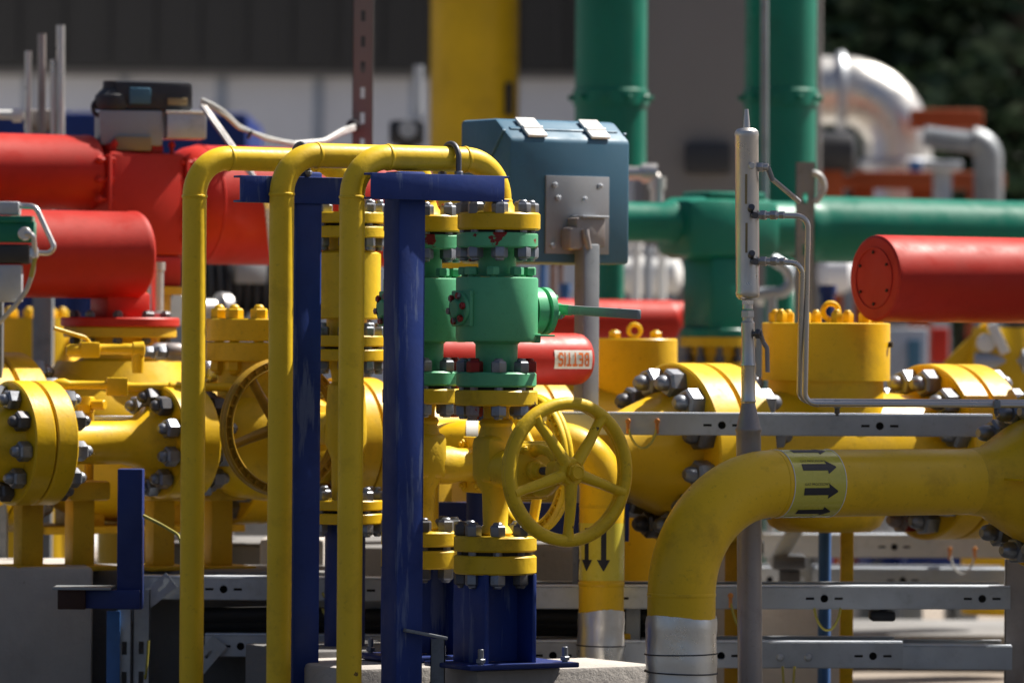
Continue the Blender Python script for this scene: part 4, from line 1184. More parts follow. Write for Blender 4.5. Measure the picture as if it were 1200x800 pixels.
# switch box stack on top
p = P(152, 178, Yr - .02)
ts = thing('switch_box', 'grey and silver position switch box on top of the big red actuator', 'switch box', (p.x, p.y, zr(174) + .012), TH * .35, None)
o_ = zr(174) + .012
b = B(); b.box((-.004, 0, (zr(131) + zr(172)) / 2 - o_), (.175, .14, zr(131) - zr(172)), bev=.006); b.put('case', M['grey_plate'], ts)
b = B(); b.box((.0, -.06, zr(170) - o_), (.10, .06, .038), bev=.003); b.put('mount', M['tan'], ts)
b = B(); b.box((.150, -.02, (zr(134) + zr(163)) / 2 - o_), (.110, .12, zr(134) - zr(163)), bev=.003); b.put('junction_box', M['galv'], ts)
b = B(); b.box((.150, -.02, zr(132.5) - o_), (.116, .126, .007), bev=.002); b.put('lid', M['white'], ts)
b = B(); b.box((.06, 0, (zr(131) + zr(96)) / 2 - o_), (.22, .12, zr(96) - zr(131)), bev=.012); b.put('indicator_housing', M['dark'], ts)
b = B(); b.box((.125, -.064, zr(120) - o_), (.055, .008, .020), bev=.002); b.put('window', M['tan'], ts)
b = B(); b.box((.02, -.064, zr(114) - o_), (.06, .01, .045), bev=.004); b.put('cover', M['box'], ts)
b = B(); b.lathe((-.05, -.02, zr(130) - o_), Z3, [(0, .05), (.015, .055), (.04, .05), (.06, .03), (.08, .028)], 28); b.put('beacon_base', M['dark'], ts)
b = B(); b.lathe((-.05, -.02, zr(119) - o_), Z3, [(0, .045), (.008, .043)], 28); b.put('ring', M['orange'], ts)
b = B(); b.tube([(-.085, -.03, zr(118) - o_), (-.11, -.03, zr(122) - o_), (-.105, -.03, zr(135) - o_), (-.07, -.03, zr(140) - o_)], .006, 8, .02); b.put('cable', M['dark'], ts)
t = thing('bracket_plate', 'pale bracket plate between the two upper red cylinders', 'bracket', P(93, 192, Yr - .05), 0)
b = B(); b.box((0, 0, .03), (.10, .012, .085), bev=.004); b.put('plate', M['grey_plate'], t)
# cables from the switch box
for i, (d0, lab) in enumerate(((0, 'upper grey cable sagging from the switch box to the grey column'), (3.5, 'lower grey cable sagging from the switch box to the grey column'))):
    Ys = Yr - .1
    b = B(); b.tube([P(236, 117 + d0, Ys), P(258, 126 + d0, Ys), P(280, 148 + d0 * .6, Ys + .1), P(312, 163 - d0 * .5, Ys + .2), P(345, 168 + d0 * .5, Ys + .3), P(380, 165 + d0 * .3, Ys + .4), P(402, 152 + d0, Ys + .5), P(415, 148 + d0, Ys + .6)], .0062, 8, .1)
    tag(b.put('signal_cable', M['wire_grey']), lab, 'cable', 'grey cables of the switch box')
b = B(); b.box(P(293, 158, Yr + .02), (.008, .03, .024), Matrix.Rotation(.5, 3, 'Y'), .002); tag(b.put('cable_tie', M['dark']), 'black cable tie round the two sagging grey cables', 'cable tie')
for i, lab in enumerate(('left of two steel conduits slanting down behind the first bent pipe', 'right of two steel conduits slanting down behind the first bent pipe')):
    b = B(); b.tube([P(236 + i * 4, 124 + i, Yr - .12), P(256 + i * 4, 152, Yr - .16), P(274 + i * 4, 178, Yr - .22), P(300 + i * 3, 214, Yr - .24), P(312 + i * 3, 238, Yr - .22), P(318 + i * 2, 300, Yr + .0)], .0058, 8, .1)
    tag(b.put('conduit', M['stainless']), lab, 'conduit', 'steel conduits of the switch box')

# actuator with the lettered plate
Yn = .95; kn = k(Yn)
g = G(684, Yn); zz = zy(420.5, Yn, 640); Rn = .0655
t = thing('actuator', 'small red actuator with a cream lettered plate behind the green valve', 'actuator', (g.x, g.y, 0), TH, 'red valve actuators')
red_cyl(t, -.46, .0, 0, zz, Rn, 'red', dome_r=True)
b = B(); b.lathe((-.004, 0, zz + .004), X3, [(0, .013), (.01, .013), (.018, .006)], 16); b.put('end_plug', M['red'], t)
b = B(); b.lathe((-.30, 0, 0), Z3, [(0, .08), (.03, .08), (.03, .04), (zz - .10, .04), (zz - .10, .07), (zz - .05, .07)], 32); b.put('column', M['blue_plain'], t)
sg2 = -1
b = B()
o3 = Vector((0, 0, zz)); s0, s1 = -.130, -.018
ang0, ang1 = rad(70), rad(111)
sgn = 1 if (X3.cross(Z3)).y < 0 else -1
N = 10
wrap(b, o3, X3, Z3, Rn + .0015, [(sgn * (ang0 + (ang1 - ang0) * i / N), sgn * (ang0 + (ang1 - ang0) * (i + 1) / N), s0, s1, s0, s1) for i in range(N)])
pl = b.put('name_plate', M['plate_white'], t, sharp=60)
b = B()
STROKES = {'B': [(0, 0, .2, 1), (.2, 0, .5, .16), (.2, .42, .5, .58), (.2, .84, .5, 1), (.44, .12, .64, .45), (.44, .55, .62, .88)],
           'E': [(0, 0, .2, 1), (.2, 0, .58, .17), (.2, .42, .52, .58), (.2, .83, .58, 1)],
           'T': [(0, .83, .64, 1), (.22, 0, .42, .83)], 'I': [(0, 0, .2, 1)],
           'S': [(.04, 0, .52, .17), (.43, .12, .62, .50), (.08, .42, .54, .58), (0, .50, .19, .88), (.10, .83, .58, 1), (0, .13, .17, .26), (.45, .74, .62, .87)]}
xw = 0.0; items = []
for ch in 'BETTIS':
    for (a0, b0, a1, b1) in STROKES[ch]: items.append((xw + a0, b0, xw + a1, b1))
    xw += max(q[2] for q in STROKES[ch]) + .15
xw -= .15; Wt, Ht = .092, .034
for n_, (a0, b0, a1, b1) in enumerate(items):
    m_ = 6                                   # the plate hangs upside down
    for i in range(m_):
        h0, h1 = b0 + (b1 - b0) * i / m_, b0 + (b1 - b0) * (i + 1) / m_
        t0, t1 = sgn * (rad(90.5) + (h0 - .5) * Ht / Rn), sgn * (rad(90.5) + (h1 - .5) * Ht / Rn)
        xa, xb = (s0 + s1) / 2 - (a0 / xw - .5) * Wt, (s0 + s1) / 2 - (a1 / xw - .5) * Wt
        wrap(b, o3, X3, Z3, Rn + .0024 + .00003 * n_, [(t0, t1, xa, xb, xa, xb)])
b.put('lettering', M['letter'], pl, sharp=80)

# instrument at the left edge
Yi = 1.35
q = P(15, 300, Yi)
t = thing('pressure_transmitter', 'instrument with a green block, grey plate and a chrome loop at the left edge', 'instrument', (q.x, q.y, 0), 0)
def wb(px0, py0, px1, py1, d, Y, bev=.004):
    a, c_ = P(px0, py0, Y), P(px1, py1, Y)
    b = B(); b.box(((a.x + c_.x) / 2, Y + d / 2, (a.z + c_.z) / 2), (abs(c_.x - a.x), d, abs(a.z - c_.z)), None, bev); return b
wb(-12, 236, 22, 252, .07, Yi).put('terminal_box', M['galv'], t, world=True)
b = wb(-8, 259, 40, 284, .07, Yi); p_ = P(17, 257, Yi); b.box((p_.x, Yi + .03, p_.z), (.095, .085, .018), None, .004); b.put('manifold', M['teal'], t, world=True)
wb(-8, 286, 35, 309, .07, Yi, .008).put('coupling', M['dark'], t, world=True)
wb(-10, 310, 25, 354, .05, Yi).put('plate', M['galv'], t, world=True)
b = B(); b.cyl(P(30, 274, Yi - .01), (0, -1, 0), .03, .018, .003, 20); b.tube([P(30, 274, Yi - .04), P(39, 272, Yi - .05), P(41, 297, Yi - .04)], .007, 10, .015); b.put('elbow_fitting', M['stainless'], t, world=True)
b = B(); b.tube([P(22, 241, Yi + .02), P(42, 242, Yi), P(64, 290, Yi - .02), P(58, 297, Yi - .02), P(41, 296, Yi - .03)], .0072, 12, .03); b.put('loop_tube', M['stainless'], t, world=True)
b = B(); b.lathe(P(40, 290, Yi - .035), (0, 0, -1), [(0, .010), (.008, .013), (.025, .013), (.03, .009)], 16); b.put('gland', M['stainless'], t, world=True)
b = B(); b.tube([P(40, 299, Yi - .035), P(39, 318, Yi - .035), P(31, 340, Yi - .03), P(18, 358, Yi - .03), P(-5, 382, Yi), P(-20, 420, Yi)], .0066, 10, .06); b.put('hose', M['wire_grey'], t, world=True)
b = B(); b.tube([P(41.5, 298, Yi - .04), P(39.5, 310, Yi - .04), P(36, 325, Yi - .04)], .0060, 10, .06); b.put('sleeve', M['wire_yg'], t, world=True)
b = B(); a = P(-6, 382, Yi + .03); b.box((a.x, a.y + .06, .45), (.06, .06, .9), None, .003); a = P(-8, 345, Yi + .06); b.box((a.x, a.y+.02, (a.z+.9)/2), (.05, .05, a.z - .85), None, .003); b.put('stand', M['galv_dark'], t, world=True)

# ================================================================== ground
def ground_mat():
    m, nt, nd, bs, vec = _mat('sandy_gravel')
    a = _ramp(nt, nd, _noise(nt, nd, vec, .6, 8, .62), .3, .7)
    c = _mix(nt, nd, a, (.25, .205, .165), (.35, .30, .25))
    g = _ramp(nt, nd, _noise(nt, nd, vec, 28, 5, .7), .35, .65)
    c = _mix(nt, nd, _scale(nt, nd, g, .6), c, (.20, .17, .14))
    f = _ramp(nt, nd, _noise(nt, nd, vec, 1.3, 6, .6), .60, .70)
    c = _mix(nt, nd, _scale(nt, nd, f, .5), c, (.12, .13, .05))
    nt.links.new(c, bs.inputs['Base Color']); bs.inputs['Roughness'].default_value = .95
    bp = nd.new('ShaderNodeBump'); bp.inputs['Strength'].default_value = .6; bp.inputs['Distance'].default_value = .02
    nt.links.new(_noise(nt, nd, vec, 40, 6, .7), bp.inputs['Height']); nt.links.new(bp.outputs[0], bs.inputs['Normal'])
    return m
M['ground'] = ground_mat()
b = B(); b.quad((-400, -100, 0), (400, -100, 0), (400, 900, 0), (-400, 900, 0))
tag(b.put('ground', M['ground']), kind='structure')

M['bounce_cut'] = paint('dark_bounce_cutting_ground', (.045, .044, .043), .85, .2, (.08, .07, .06), .4, bump=.4)
b = B(); b.quad((-14, -30, .004), (14, -30, .004), (14, 3.4, .004), (-14, 3.4, .004))
tag(b.put('added_dark_ground', M['bounce_cut']), kind='structure')  # unseen dark ground sheet, added to cut light bounced from the sand

M['bounce_yard'] = concrete('pale_bounce_concrete', (.50, .48, .45))
b = B(); b.quad((-30, 13.5, .004), (30, 13.5, .004), (30, 22.5, .004), (-30, 22.5, .004))
tag(b.put('added_bounce_yard', M['bounce_yard']), kind='structure')  # pale ground added to reflect light up onto the building wall
# ================================================================== building behind
def wall_mat(name, col, rib=.25):
    m, nt, nd, bs, vec = _mat(name)
    a = _ramp(nt, nd, _noise(nt, nd, vec, .5, 6, .6), .3, .7)
    c = _mix(nt, nd, a, tuple(x * .88 for x in col), tuple(x * 1.08 for x in col))
    s = _ramp(nt, nd, _noise(nt, nd, vec, 1.2, 5, .6, (3, 3, .25)), .55, .75)
    c = _mix(nt, nd, _scale(nt, nd, s, .3), c, tuple(x * .6 for x in col))
    nt.links.new(c, bs.inputs['Base Color']); bs.inputs['Roughness'].default_value = .55
    return m
M['wall'] = wall_mat('pale_metal_cladding', (.80, .80, .83))
M['wall_dark'] = wall_mat('anthracite_cladding', (.022, .023, .026))
M['wall_grey'] = wall_mat('grey_render', (.17, .16, .155))
Yw = 22.0
x0, x1 = G(-1500, Yw).x, G(1900, Yw).x
zb_ = zy(84, Yw, 300)
bd = thing('industrial_building', 'long pale clad building across the background with a dark upper storey', 'building', ((x0 + x1) / 2, Yw + 5, 0), 0)
W_ = x1 - x0
b = B(); b.box((0, 0, zb_ / 2), (W_, 10, zb_), None, .02)
b.put('wall', M['wall'], bd)
b = B()
n = 30
for i in range(n):
    x = -W_ / 2 + (i + .5) * W_ / n
    b.box((x, -5.01, zb_ / 2 + .2), (.06, .04, zb_ - .4), None, .01)
b.put('panel_joint', M['galv'], bd)
b = B(); b.box((0, -.05, zb_ + 2.2), (W_ + .1, 10.3, 4.4), None, .05)
n = int(W_ / .30)
for i in range(n):
    b.box((-W_ / 2 + .2 + i * .30, -5.21, zb_ + 2.2), (.06, .04, 4.3), None, .008)
b.put('upper_cladding', M['wall_dark'], bd)
b = B(); b.box((0, -5.10, zb_ + .02), (W_ + .12, .10, .12), None, .01); b.put('flashing', M['wall_grey'], bd)
b = B(); b.box((0, -5.06, .25), (W_, .08, .5), None, .01); b.put('base_course', M['concrete_dark'], bd)

def px_box(px0, py0, px1, py1, Y, d, bev=.01):
    a, c_ = P(px0, py0, Y), P(px1, py1, Y)
    return ((a.x + c_.x) / 2, Y + d / 2, (a.z + c_.z) / 2), (abs(c_.x - a.x), d, abs(a.z - c_.z)), bev
def bx(b, *a, **kw):
    c, s, e = px_box(*a, **kw); return b.box(c, s, None, e)

# grey rendered block (small building) between the green cylinders
a = G(752, 9.5); c_ = G(960, 9.5)
t = thing('small_building', 'plain grey rendered block between the two green upright cylinders', 'building', ((a.x + c_.x) / 2, 9.5, 0), 0)
w_ = c_.x - a.x
b = B(); b.box((0, 1, 1.9), (w_, 2, 3.8), None, .02); b.put('wall', M['wall_grey'], t)
b = B(); b.box((0, .98, 3.84), (w_ + .12, 2.2, .10), None, .02); b.put('roof', M['wall_dark'], t)
b = B(); bx(b, 803, 168, 856, 203, 9.44, .05, bev=.01); b.put('louvre', M['dark'], t, world=True)

# blue container at the left
a = G(-160, 11); c_ = G(288, 11)
t = thing('blue_container', 'blurred navy container behind the red actuators at the upper left', 'container', ((a.x + c_.x) / 2, 11, 0), 0)
w_ = c_.x - a.x; zt_ = zy(131, 11, 100)
b = B(); b.box((0, .7, .2 + (zt_ - .2) / 2), (w_, 1.4, zt_ - .2), None, .02)
for i in range(18): b.box((-w_ / 2 + (i + .5) * w_ / 18, -.015, .3 + (zt_ - .4) / 2), (w_ / 40, .03, zt_ - .6), None, .008)
b.put('body', M['blue_plain'], t)
for x in (-.45, .45):
    b = B(); b.box((x * w_, .7, .1), (.12, 1.3, .2)); b.put('skid', M['dark'], t)

# upright vessels
def vessel(px, Y, rpx, ytop, ybot, mat, label, name='vessel', extras=True, neck=True):
    g = G(px, Y); r = rpx * k(Y)
    t = thing(name, label, 'vessel', (g.x, g.y, 0), TH)
    z1, z0 = zy(ytop, Y, px), zy(ybot, Y, px)
    b = B(); b.lathe((0, 0, z0), Z3, [(0, r * .6), (.03, r * .9), (.06, r), (z1 - z0 - .08, r), (z1 - z0 - .03, r * .85), (z1 - z0, r * .4)], 40); b.put('shell', M[mat], t)
    b = B()
    for i in range(3):
        an = rad(30 + 120 * i); b.box((r * .7 * math.cos(an), r * .7 * math.sin(an), (z0 + .05) / 2), (.05, .05, z0 + .05))
    b.put('legs', M[mat], t)
    return t, r, z0, z1
t, r, z0, z1 = vessel(553, 10, 52, -60, 330, 'yellow', 'tall blurred yellow vessel behind the blue grey box')
b = B(); b.box((.05, -r - .01, zy(118, 10)), (.03, .03, .14), None, .004); b.put('gauge', M['dark'], t)

def green_cyl(px, Y, ytop, ybot, label):
    g = G(px, Y); r = 42 * k(Y)
    t = thing('upright_cylinder', label, 'cylinder', (g.x, g.y, 0), TH, 'upright green cylinders')
    z1, z0 = zy(ytop, Y, px), zy(ybot, Y, px)
    b = B(); b.lathe((0, 0, z0), Z3, [(0, r * .8), (.02, r), (z1 - z0, r)], 44)
    b.put('barrel', M['teal'], t)
    zf = zy(124, Y, px)
    b = B(); b.lathe((0, 0, zf), Z3, [(0, r), (.0, r * 1.06), (.05, r * 1.06), (.055, r)], 44, caps=False); b.put('collar', M['teal'], t)
    me = bolt_mesh(.01, .011, .010, .004, .006, M['teal'], both=False)
    for i in range(10):
        an = i * math.pi / 5 + .2
        inst('collar_bolt', me, t, (r * 1.05 * math.cos(an), r * 1.05 * math.sin(an), zf + .025), (math.cos(an), math.sin(an), 0))
    b = B(); b.lathe((0, 0, z1), Z3, [(0, r * 1.1), (.04, r * 1.1), (.07, r * .9)], 44); b.put('cap', M['teal'], t)
    b = B(); b.cyl((0, 0, 0), Z3, z0 + .01, .05, 0, 20); b.put('stand', M['teal'], t)
    return t
green_cyl(713, 5.3, -30, 203, 'left of the two green upright cylinders, behind the blue grey box')
green_cyl(912, 5.3, -30, 262, 'right of the two green upright cylinders, behind the steel pot')
# silver small pipe next to it
b = B(); b.tube([P(700, 203, 4.6), P(770, 203, 4.6), P(770, 262, 4.6)], .022, 12, .04)
b.lathe(P(752, 203, 4.6), X3, [(0, .032), (.05, .032)], 14); b.lathe(P(770, 222, 4.6), Z3, [(0, .030), (.04, .030)], 14)
tag(b.put('impulse_pipe', M['stainless']), 'short blurred steel pipe elbow right of the blue grey box', 'pipe')
# thin grey pipe running up before the right green cylinder
b = B(); b.cyl2(P(896, -40, 4.5), P(896, 235, 4.5), .012, 12); tag(b.put('thin_pipe', M['galv_dark']), 'thin grey upright pipe in front of the right green cylinder', 'pipe')

# green actuator
Yg = 4.2; g = G(840, Yg)
t = thing('actuator', 'blurred green actuator with a neck and a long cylinder to the right', 'actuator', (g.x, g.y, 0), TH)
zg = lambda y: zy(y, Yg, 840)
b = B(); zc_ = (zg(232) + zg(304)) / 2
b.box((0, 0, zc_), (.36, .22, zg(232) - zg(304)), bev=.045); b.box((.02, -.0, zg(231)), (.22, .16, .03), bev=.01)
b.put('gearbox', M['teal'], t, sharp=40)
b = B(); b.box((0, 0, (zg(300) + zg(392)) / 2), (.165, .17, zg(300) - zg(392)), bev=.02); b.put('neck', M['teal'], t)
b = B(); b.lathe((0, 0, zg(395)), Z3, fprof(.118, zg(385) - zg(395), .003), 44); b.put('flange', M['teal'], t)
b = B(); zl = zg(262); b.lathe((-.60, 0, zl), X3, [(0, .045), (.01, .062), (.40, .062), (.41, .068), (.44, .068)], 40); b.put('cylinder', M['teal'], t)
zl = zg(266); b = B(); b.lathe((.17, 0, zl), X3, [(0, .085), (.13, .085), (.135, .100), (.16, .106), (.19, .102), (.20, .106), (1.7, .106), (1.71, .11), (1.73, .10)], 52); b.put('spring_can', M['teal'], t)
b = B(); b.lathe((0, 0, zg(395)), (0, 0, -1), [(0, .118), (.03, .118), (.031, .085), (.08, .085), (.081, .118), (.11, .118), (.12, .10), (zg(395) - .02, .10)], 40); b.put('valve_body', M['yellow'], t)
me = bolt_mesh(.06, .016, .02, .008, .01, M['nut_dark']); bolts(t, me, (0, 0, zg(395) - .03), Z3, .10, 10, .1)
# grey strut behind the pot
t = strut(944, 3.0, 190, 0, 'dark grey blurred strut behind the tubes of the steel pot', .055, 'galv_dark')
b = B(); b.tube([P(952, 203, 3.0), P(962, 204, 3.0), P(967, 222, 3.0), P(955, 238, 3.0)], .010, 10, .04); tag(b.put('hose', M['wire_grey']), 'blurred grey hose loop beside the dark grey strut', 'hose')
t = strut(426, 3.0, -30, 0, 'tall grey strut rising behind the bent pipes', .060, 'wall_grey')
b = B(); b.lathe(P(414, 148, 2.98), (0, -1, 0), [(0, .02), (.03, .02), (.035, .012)], 16); tag(b.put('cable_gland', M['dark']), 'dark cable gland on the tall grey strut', 'gland')

# red actuator in the middle distance, yellow valve in front of it
Y_ = 4.8; g = G(790, Y_); zz = zy(376, Y_, 740)
t = thing('actuator', 'blurred red actuator cylinder behind the end of the steel lever', 'actuator', (g.x, g.y, 0), TH, 'red valve actuators')
red_cyl(t, -.75, -.02, 0, zz, .068); b = B(); b.lathe((-.02, 0, zz + .02), X3, [(0, .045), (.05, .045), (.07, .03)], 28); b.put('end_cap', M['red'], t)
b = B(); b.cyl((-.4, 0, 0), Z3, zz - .05, .05, 0, 24); b.put('column', M['yellow_dim'], t)
Y_ = 2.2; g = G(740, Y_); kk = k(Y_)
zq = lambda y: zy(y, Y_, 740)
t = thing('ball_valve', 'yellow valve bonnet with an eye bolt behind the rounded steel bolts', 'valve', (g.x, g.y, 0), TH, 'heavy yellow ball valves')
b = B(); b.lathe((0, 0, .30), Z3, [(0, .12), (zq(470) - .30, .12), (zq(452) - .3, .126), (zq(398) - .3, .126), (zq(396.5) - .3, .123)], 48); b.put('bonnet', M['yellow'], t)
b = B(); b.lathe((-.36, 0, zq(520)), X3, [(0, .17), (.06, .17), (.061, .13), (.2, .15), (.36, .17), (.52, .15), (.66, .13), (.661, .17), (.72, .17)], 44); b.put('body', M['yellow'], t)
b = B()
for x in (-.2, .2): b.box((x, 0, .2), (.07, .1, .4))
b.put('legs', M['yellow_dim'], t)
me = bolt_mesh(.002, .018, .018, .004, .010, M['yellow'], both=False)
for px in (717, 766): inst('bonnet_bolt', me, t, ((px - 740) * kk / .848, -.01, zq(396.5)), Z3)
b = B(); b.torus((-.005, -.02, zq(396.5) + .022), Vector((.35, 1, 0)), .017, .006, 24, 10); b.put('lifting_eye', M['yellow'], t)
# blurred yellow valve at the far left
Y_ = 4.0; g = G(35, Y_); zq = lambda y: zy(y, Y_, 35)
t = thing('ball_valve', 'blurred yellow valve bonnet with stud bolts at the left edge', 'valve', (g.x, g.y, 0), TH, 'heavy yellow ball valves')
b = B(); b.lathe((0, 0, .3), Z3, [(0, .14), (zq(430) - .3, .14), (zq(428) - .3, .128), (zq(372) - .3, .128)], 44); b.put('bonnet', M['yellow'], t)
me = bolt_mesh(.002, .017, .024, .008, .010, M['yellow'], both=False, round_end=True); bolts(t, me, (0, 0, zq(372)), Z3, .105, 10, .1, name='bonnet_bolt')
b = B(); b.lathe((.10, -.10, zq(405)), Vector((.4, -1, 0)), [(0, .035), (.05, .035), (.055, .03)], 28); b.put('side_cap', M['yellow_dim'], t)
b = B(); b.lathe((-.4, 0, zq(470)), X3, [(0, .14), (.06, .14), (.061, .10), (.4, .17), (.74, .10), (.741, .14), (.80, .14)], 44); b.put('body', M['yellow'], t)
b = B(); b.box((0, 0, .2), (.2, .12, .4)); b.put('leg', M['yellow_dim'], t)

# ================================================================== far clutter: duct, hose, steelwork
Yd = 13.0; kd = k(Yd)
t = thing('ventilation_duct', 'large shiny silver duct elbow, blurred at the upper right', 'duct', (G(1050, Yd).x, Yd, 0), 0)
b = B(); b.tube([P(930, 106, Yd), P(1052, 106, Yd), P(1052, 330, Yd)], 40 * kd, 40, 66 * kd, 16); b.put('elbow', M['alu'], t, world=True, sharp=50)
b = B(); p = P(1052, 192, Yd); b.torus((p.x, p.y, p.z), Z3, 40.5 * kd, .025, 40, 8); p = P(985, 106, Yd); b.torus(p, X3, 40.5 * kd, .025, 40, 8); b.put('joint_ring', M['galv'], t, world=True)
b = B(); p = P(1052, 330, Yd); b.box((p.x, p.y, p.z / 2), (.36, .36, p.z), None, .01); b.put('support', M['galv_dark'], t, world=True)
t = thing('steel_platform', 'blurred orange steel beams behind the green cylinder', 'platform', (G(1060, 12).x, 12, 0), 0)
b = B(); bx(b, 940, 200, 1178, 222, 12, .12); b.put('beam', M['orange'], t, world=True)
b = B(); bx(b, 1068, 128, 1152, 151, 12.6, .12); b.put('beam', M['orange'], t, world=True)
for px in (1012, 1080, 1148):
    b = B(); a = P(px, 215, 12.05); b.box((a.x, a.y + .06, a.z / 2), (.10, .10, a.z), None, .004); b.put('column', M['orange'], t, world=True)
b = B(); bx(b, 1066, 188, 1081, 201, 11.9, .06); b.put('junction_box', M['purple'], t, world=True)
t = thing('flexible_hose', 'blurred white corrugated hose beside the silver duct elbow', 'hose', (G(1112, 11.6).x, 11.6, 0), 0)
Yh = 11.6; kh = k(Yh); a = P(1082, 160, Yh); L_ = 62 * kh
prof = []
for i in range(40): prof.append((L_ * i / 39, (13.5 if i % 2 else 11.5) * kh))
b = B(); b.lathe(a, Vector((1, 0, -.12)), prof, 24); b.put('hose', M['galv'], t, world=True, sharp=60)
b = B(); b.tube([P(1140, 166, Yh), P(1158, 168, Yh), P(1158, 330, Yh)], 17 * kh, 24, .10); b.put('elbow', M['galv_dark'], t, world=True)
b = B(); a = P(1158, 330, Yh); b.box((a.x, a.y, a.z / 2), (.12, .12, a.z)); b.put('stand', M['galv_dark'], t, world=True)
b = B(); bx(b, 1085, 188, 1128, 200, 11.4, .15); a = P(1106, 200, 11.45); b.box((a.x, a.y + .08, a.z / 2), (.08, .08, a.z)); tag(b.put('small_cabinet', M['galv']), 'small pale blurred box above the orange beam', 'box')
t = thing('pump_motor', 'dark brown blurred motor beside the silver duct elbow', 'motor', (G(975, 11.5).x, 11.5, 0), 0)
b = B(); b.lathe(P(955, 180, 11.5), X3, [(0, .09), (.02, .10), (.17, .10), (.19, .06)], 24); b.put('body', M['dark'], t, world=True)
b = B(); a = P(972, 190, 11.5); b.box((a.x, a.y, a.z / 2), (.12, .12, a.z)); b.put('stand', M['orange'], t, world=True)

def post_pipe(px, Y, ytop, rpx, mat, label, cat='pipe', group=None, ybot=None, name='standpipe'):
    b = B(); r = rpx * k(Y); p = P(px, ytop, Y)
    z0 = 0 if ybot is None else zy(ybot, Y, px)
    b.lathe((p.x, p.y, z0), Z3, [(0, r * 1.9), (.015, r * 1.9), (.016, r), (p.z - z0 - .03, r), (p.z - z0 - .03, r * 1.3), (p.z - z0, r * 1.3)], 20)
    return tag(b.put(name, M[mat]), label, cat, group)
M['rust'] = paint('rusty_steel', (.20, .085, .04), .7, .2)
post_pipe(636, 6.0, 300, 4.2, 'purple', 'blurred light blue standpipe seen below the blue grey box', group='blurred standpipes under the box')
post_pipe(648, 6.2, 302, 3, 'rust', 'blurred rusty standpipe seen below the blue grey box, nearest the light blue one', group='blurred standpipes under the box')
post_pipe(657, 5.8, 304, 2.6, 'rust', 'thinner blurred rusty standpipe behind the post of the blue grey box', group='blurred standpipes under the box')
post_pipe(662, 5.5, 332, 5, 'purple', 'short blurred light blue standpipe behind the box post', group='blurred standpipes under the box')
# pale tanks and manifolds
def small_unit(px0, py0, px1, py1, Y, mat, label, name, cat, pipes=2, seed=0):
    rn = random.Random(seed)
    a, c_ = P(px0, py0, Y), P(px1, py1, Y)
    t = thing(name, label, cat, ((a.x + c_.x) / 2, Y, 0), 0)
    r = abs(a.z - c_.z) / 2; L_ = abs(c_.x - a.x); zc_ = (a.z + c_.z) / 2
    b = B(); b.lathe((-L_ / 2, 0, zc_), X3, [(0, r * .3), (r * .15, r * .75), (r * .4, r), (L_ - r * .4, r), (L_ - r * .15, r * .75), (L_, r * .3)], 28); b.put('tank', M[mat], t)
    b = B()
    for sx in (-.32, .32): b.box((L_ * sx, 0, (zc_ - r * .6) / 2), (max(.04, L_ * .08), r, zc_ - r * .6))
    b.put('cradle', M['galv_dark'], t)
    for i in range(pipes):
        x = rn.uniform(-.4, .4) * L_; b = B(); b.tube([(x, 0, zc_ + r * .8), (x, 0, zc_ + r * 1.7), (x + L_ * .25, 0, zc_ + r * 1.7)], r * .16, 10, r * .3); b.put('nozzle_pipe', M['stainless'], t)
    return t
small_unit(716, 300, 800, 347, 8.5, 'white', 'blurred white tank left of the green neck', 'small_tank', 'tank', 3, 1)
small_unit(885, 338, 935, 360, 6.5, 'white', 'blurred small white tank right of the green neck', 'small_tank', 'tank', 1, 2)
small_unit(958, 298, 1002, 345, 9.0, 'wall', 'blurred pale tank left of the right red cylinder', 'small_tank', 'tank', 1, 3)
post_pipe(970, 5.2, 334, 8, 'blue_plain', 'blurred navy standpipe behind the yellow eye bolts', ybot=None)
for i, (px, y, Y, lab) in enumerate(((746, 286, 7.4, 'first blurred steel standpipe beside the white tank'), (760, 288, 7.2, 'blurred steel standpipe in the middle of three beside the white tank'), (776, 290, 7.5, 'blurred steel standpipe closest to the green neck'))):
    post_pipe(px, Y, y, 5, 'white' if i != 1 else 'galv', lab, group='steel standpipes beside the white tank')
b = B(); b.tube([P(880, 345, 5.0), P(925, 342, 5.0), P(928, 318, 5.0), P(900, 300, 5.0), P(880, 302, 5.0)], .020, 12, .06); b.cyl2(P(905, 340, 5.0), P(905, 340, 5.0) * 1 - Vector((0, 0, P(905, 340, 5.0).z)), .016, 12)
tag(b.put('pipe_loop', M['galv']), 'blurred steel pipe loop behind the upper fittings of the steel pot', 'pipe')
# dark motor between the first two bent pipes
Y_ = 5.2; g = G(285, Y_); zq = lambda y: zy(y, Y_, 285)
t = thing('pump_motor', 'dark grey blurred motor between the first two bent pipes', 'motor', (g.x, g.y, 0), TH)
b = B(); b.lathe((-.30, 0, zq(338)), X3, [(0, .05), (.01, .09), (.04, .115), (.5, .115), (.53, .09)], 36)
for i in range(12): b.box((-.2 + .035 * i, 0, zq(338)), (.008, .26, .2), None, .002)
b.put('housing', M['dark'], t)
b = B(); b.box((-.05, -.11, zq(319)), (.12, .07, .08), bev=.01); b.put('terminal_box', M['grey_plate'], t)
b = B(); b.box((0, 0, (zq(338) - .08) / 2), (.45, .22, zq(338) - .08)); b.put('base_frame', M['galv_dark'], t)
t = thing('rusty_flange_unit', 'blurred steel flanged meter between the first two bent pipes', 'meter', (G(262, 3.4).x, 3.4, 0), TH)
b = B(); zq = lambda y: zy(y, 3.4, 262); b.lathe((-.16, 0, zq(362)), X3, [(0, .05), (.03, .05), (.031, .03), (.14, .03), (.141, .05), (.17, .05)], 24); b.box((0, 0, zq(362) / 2), (.05, .05, zq(362) - .03)); b.put('body', M['stainless'], t)
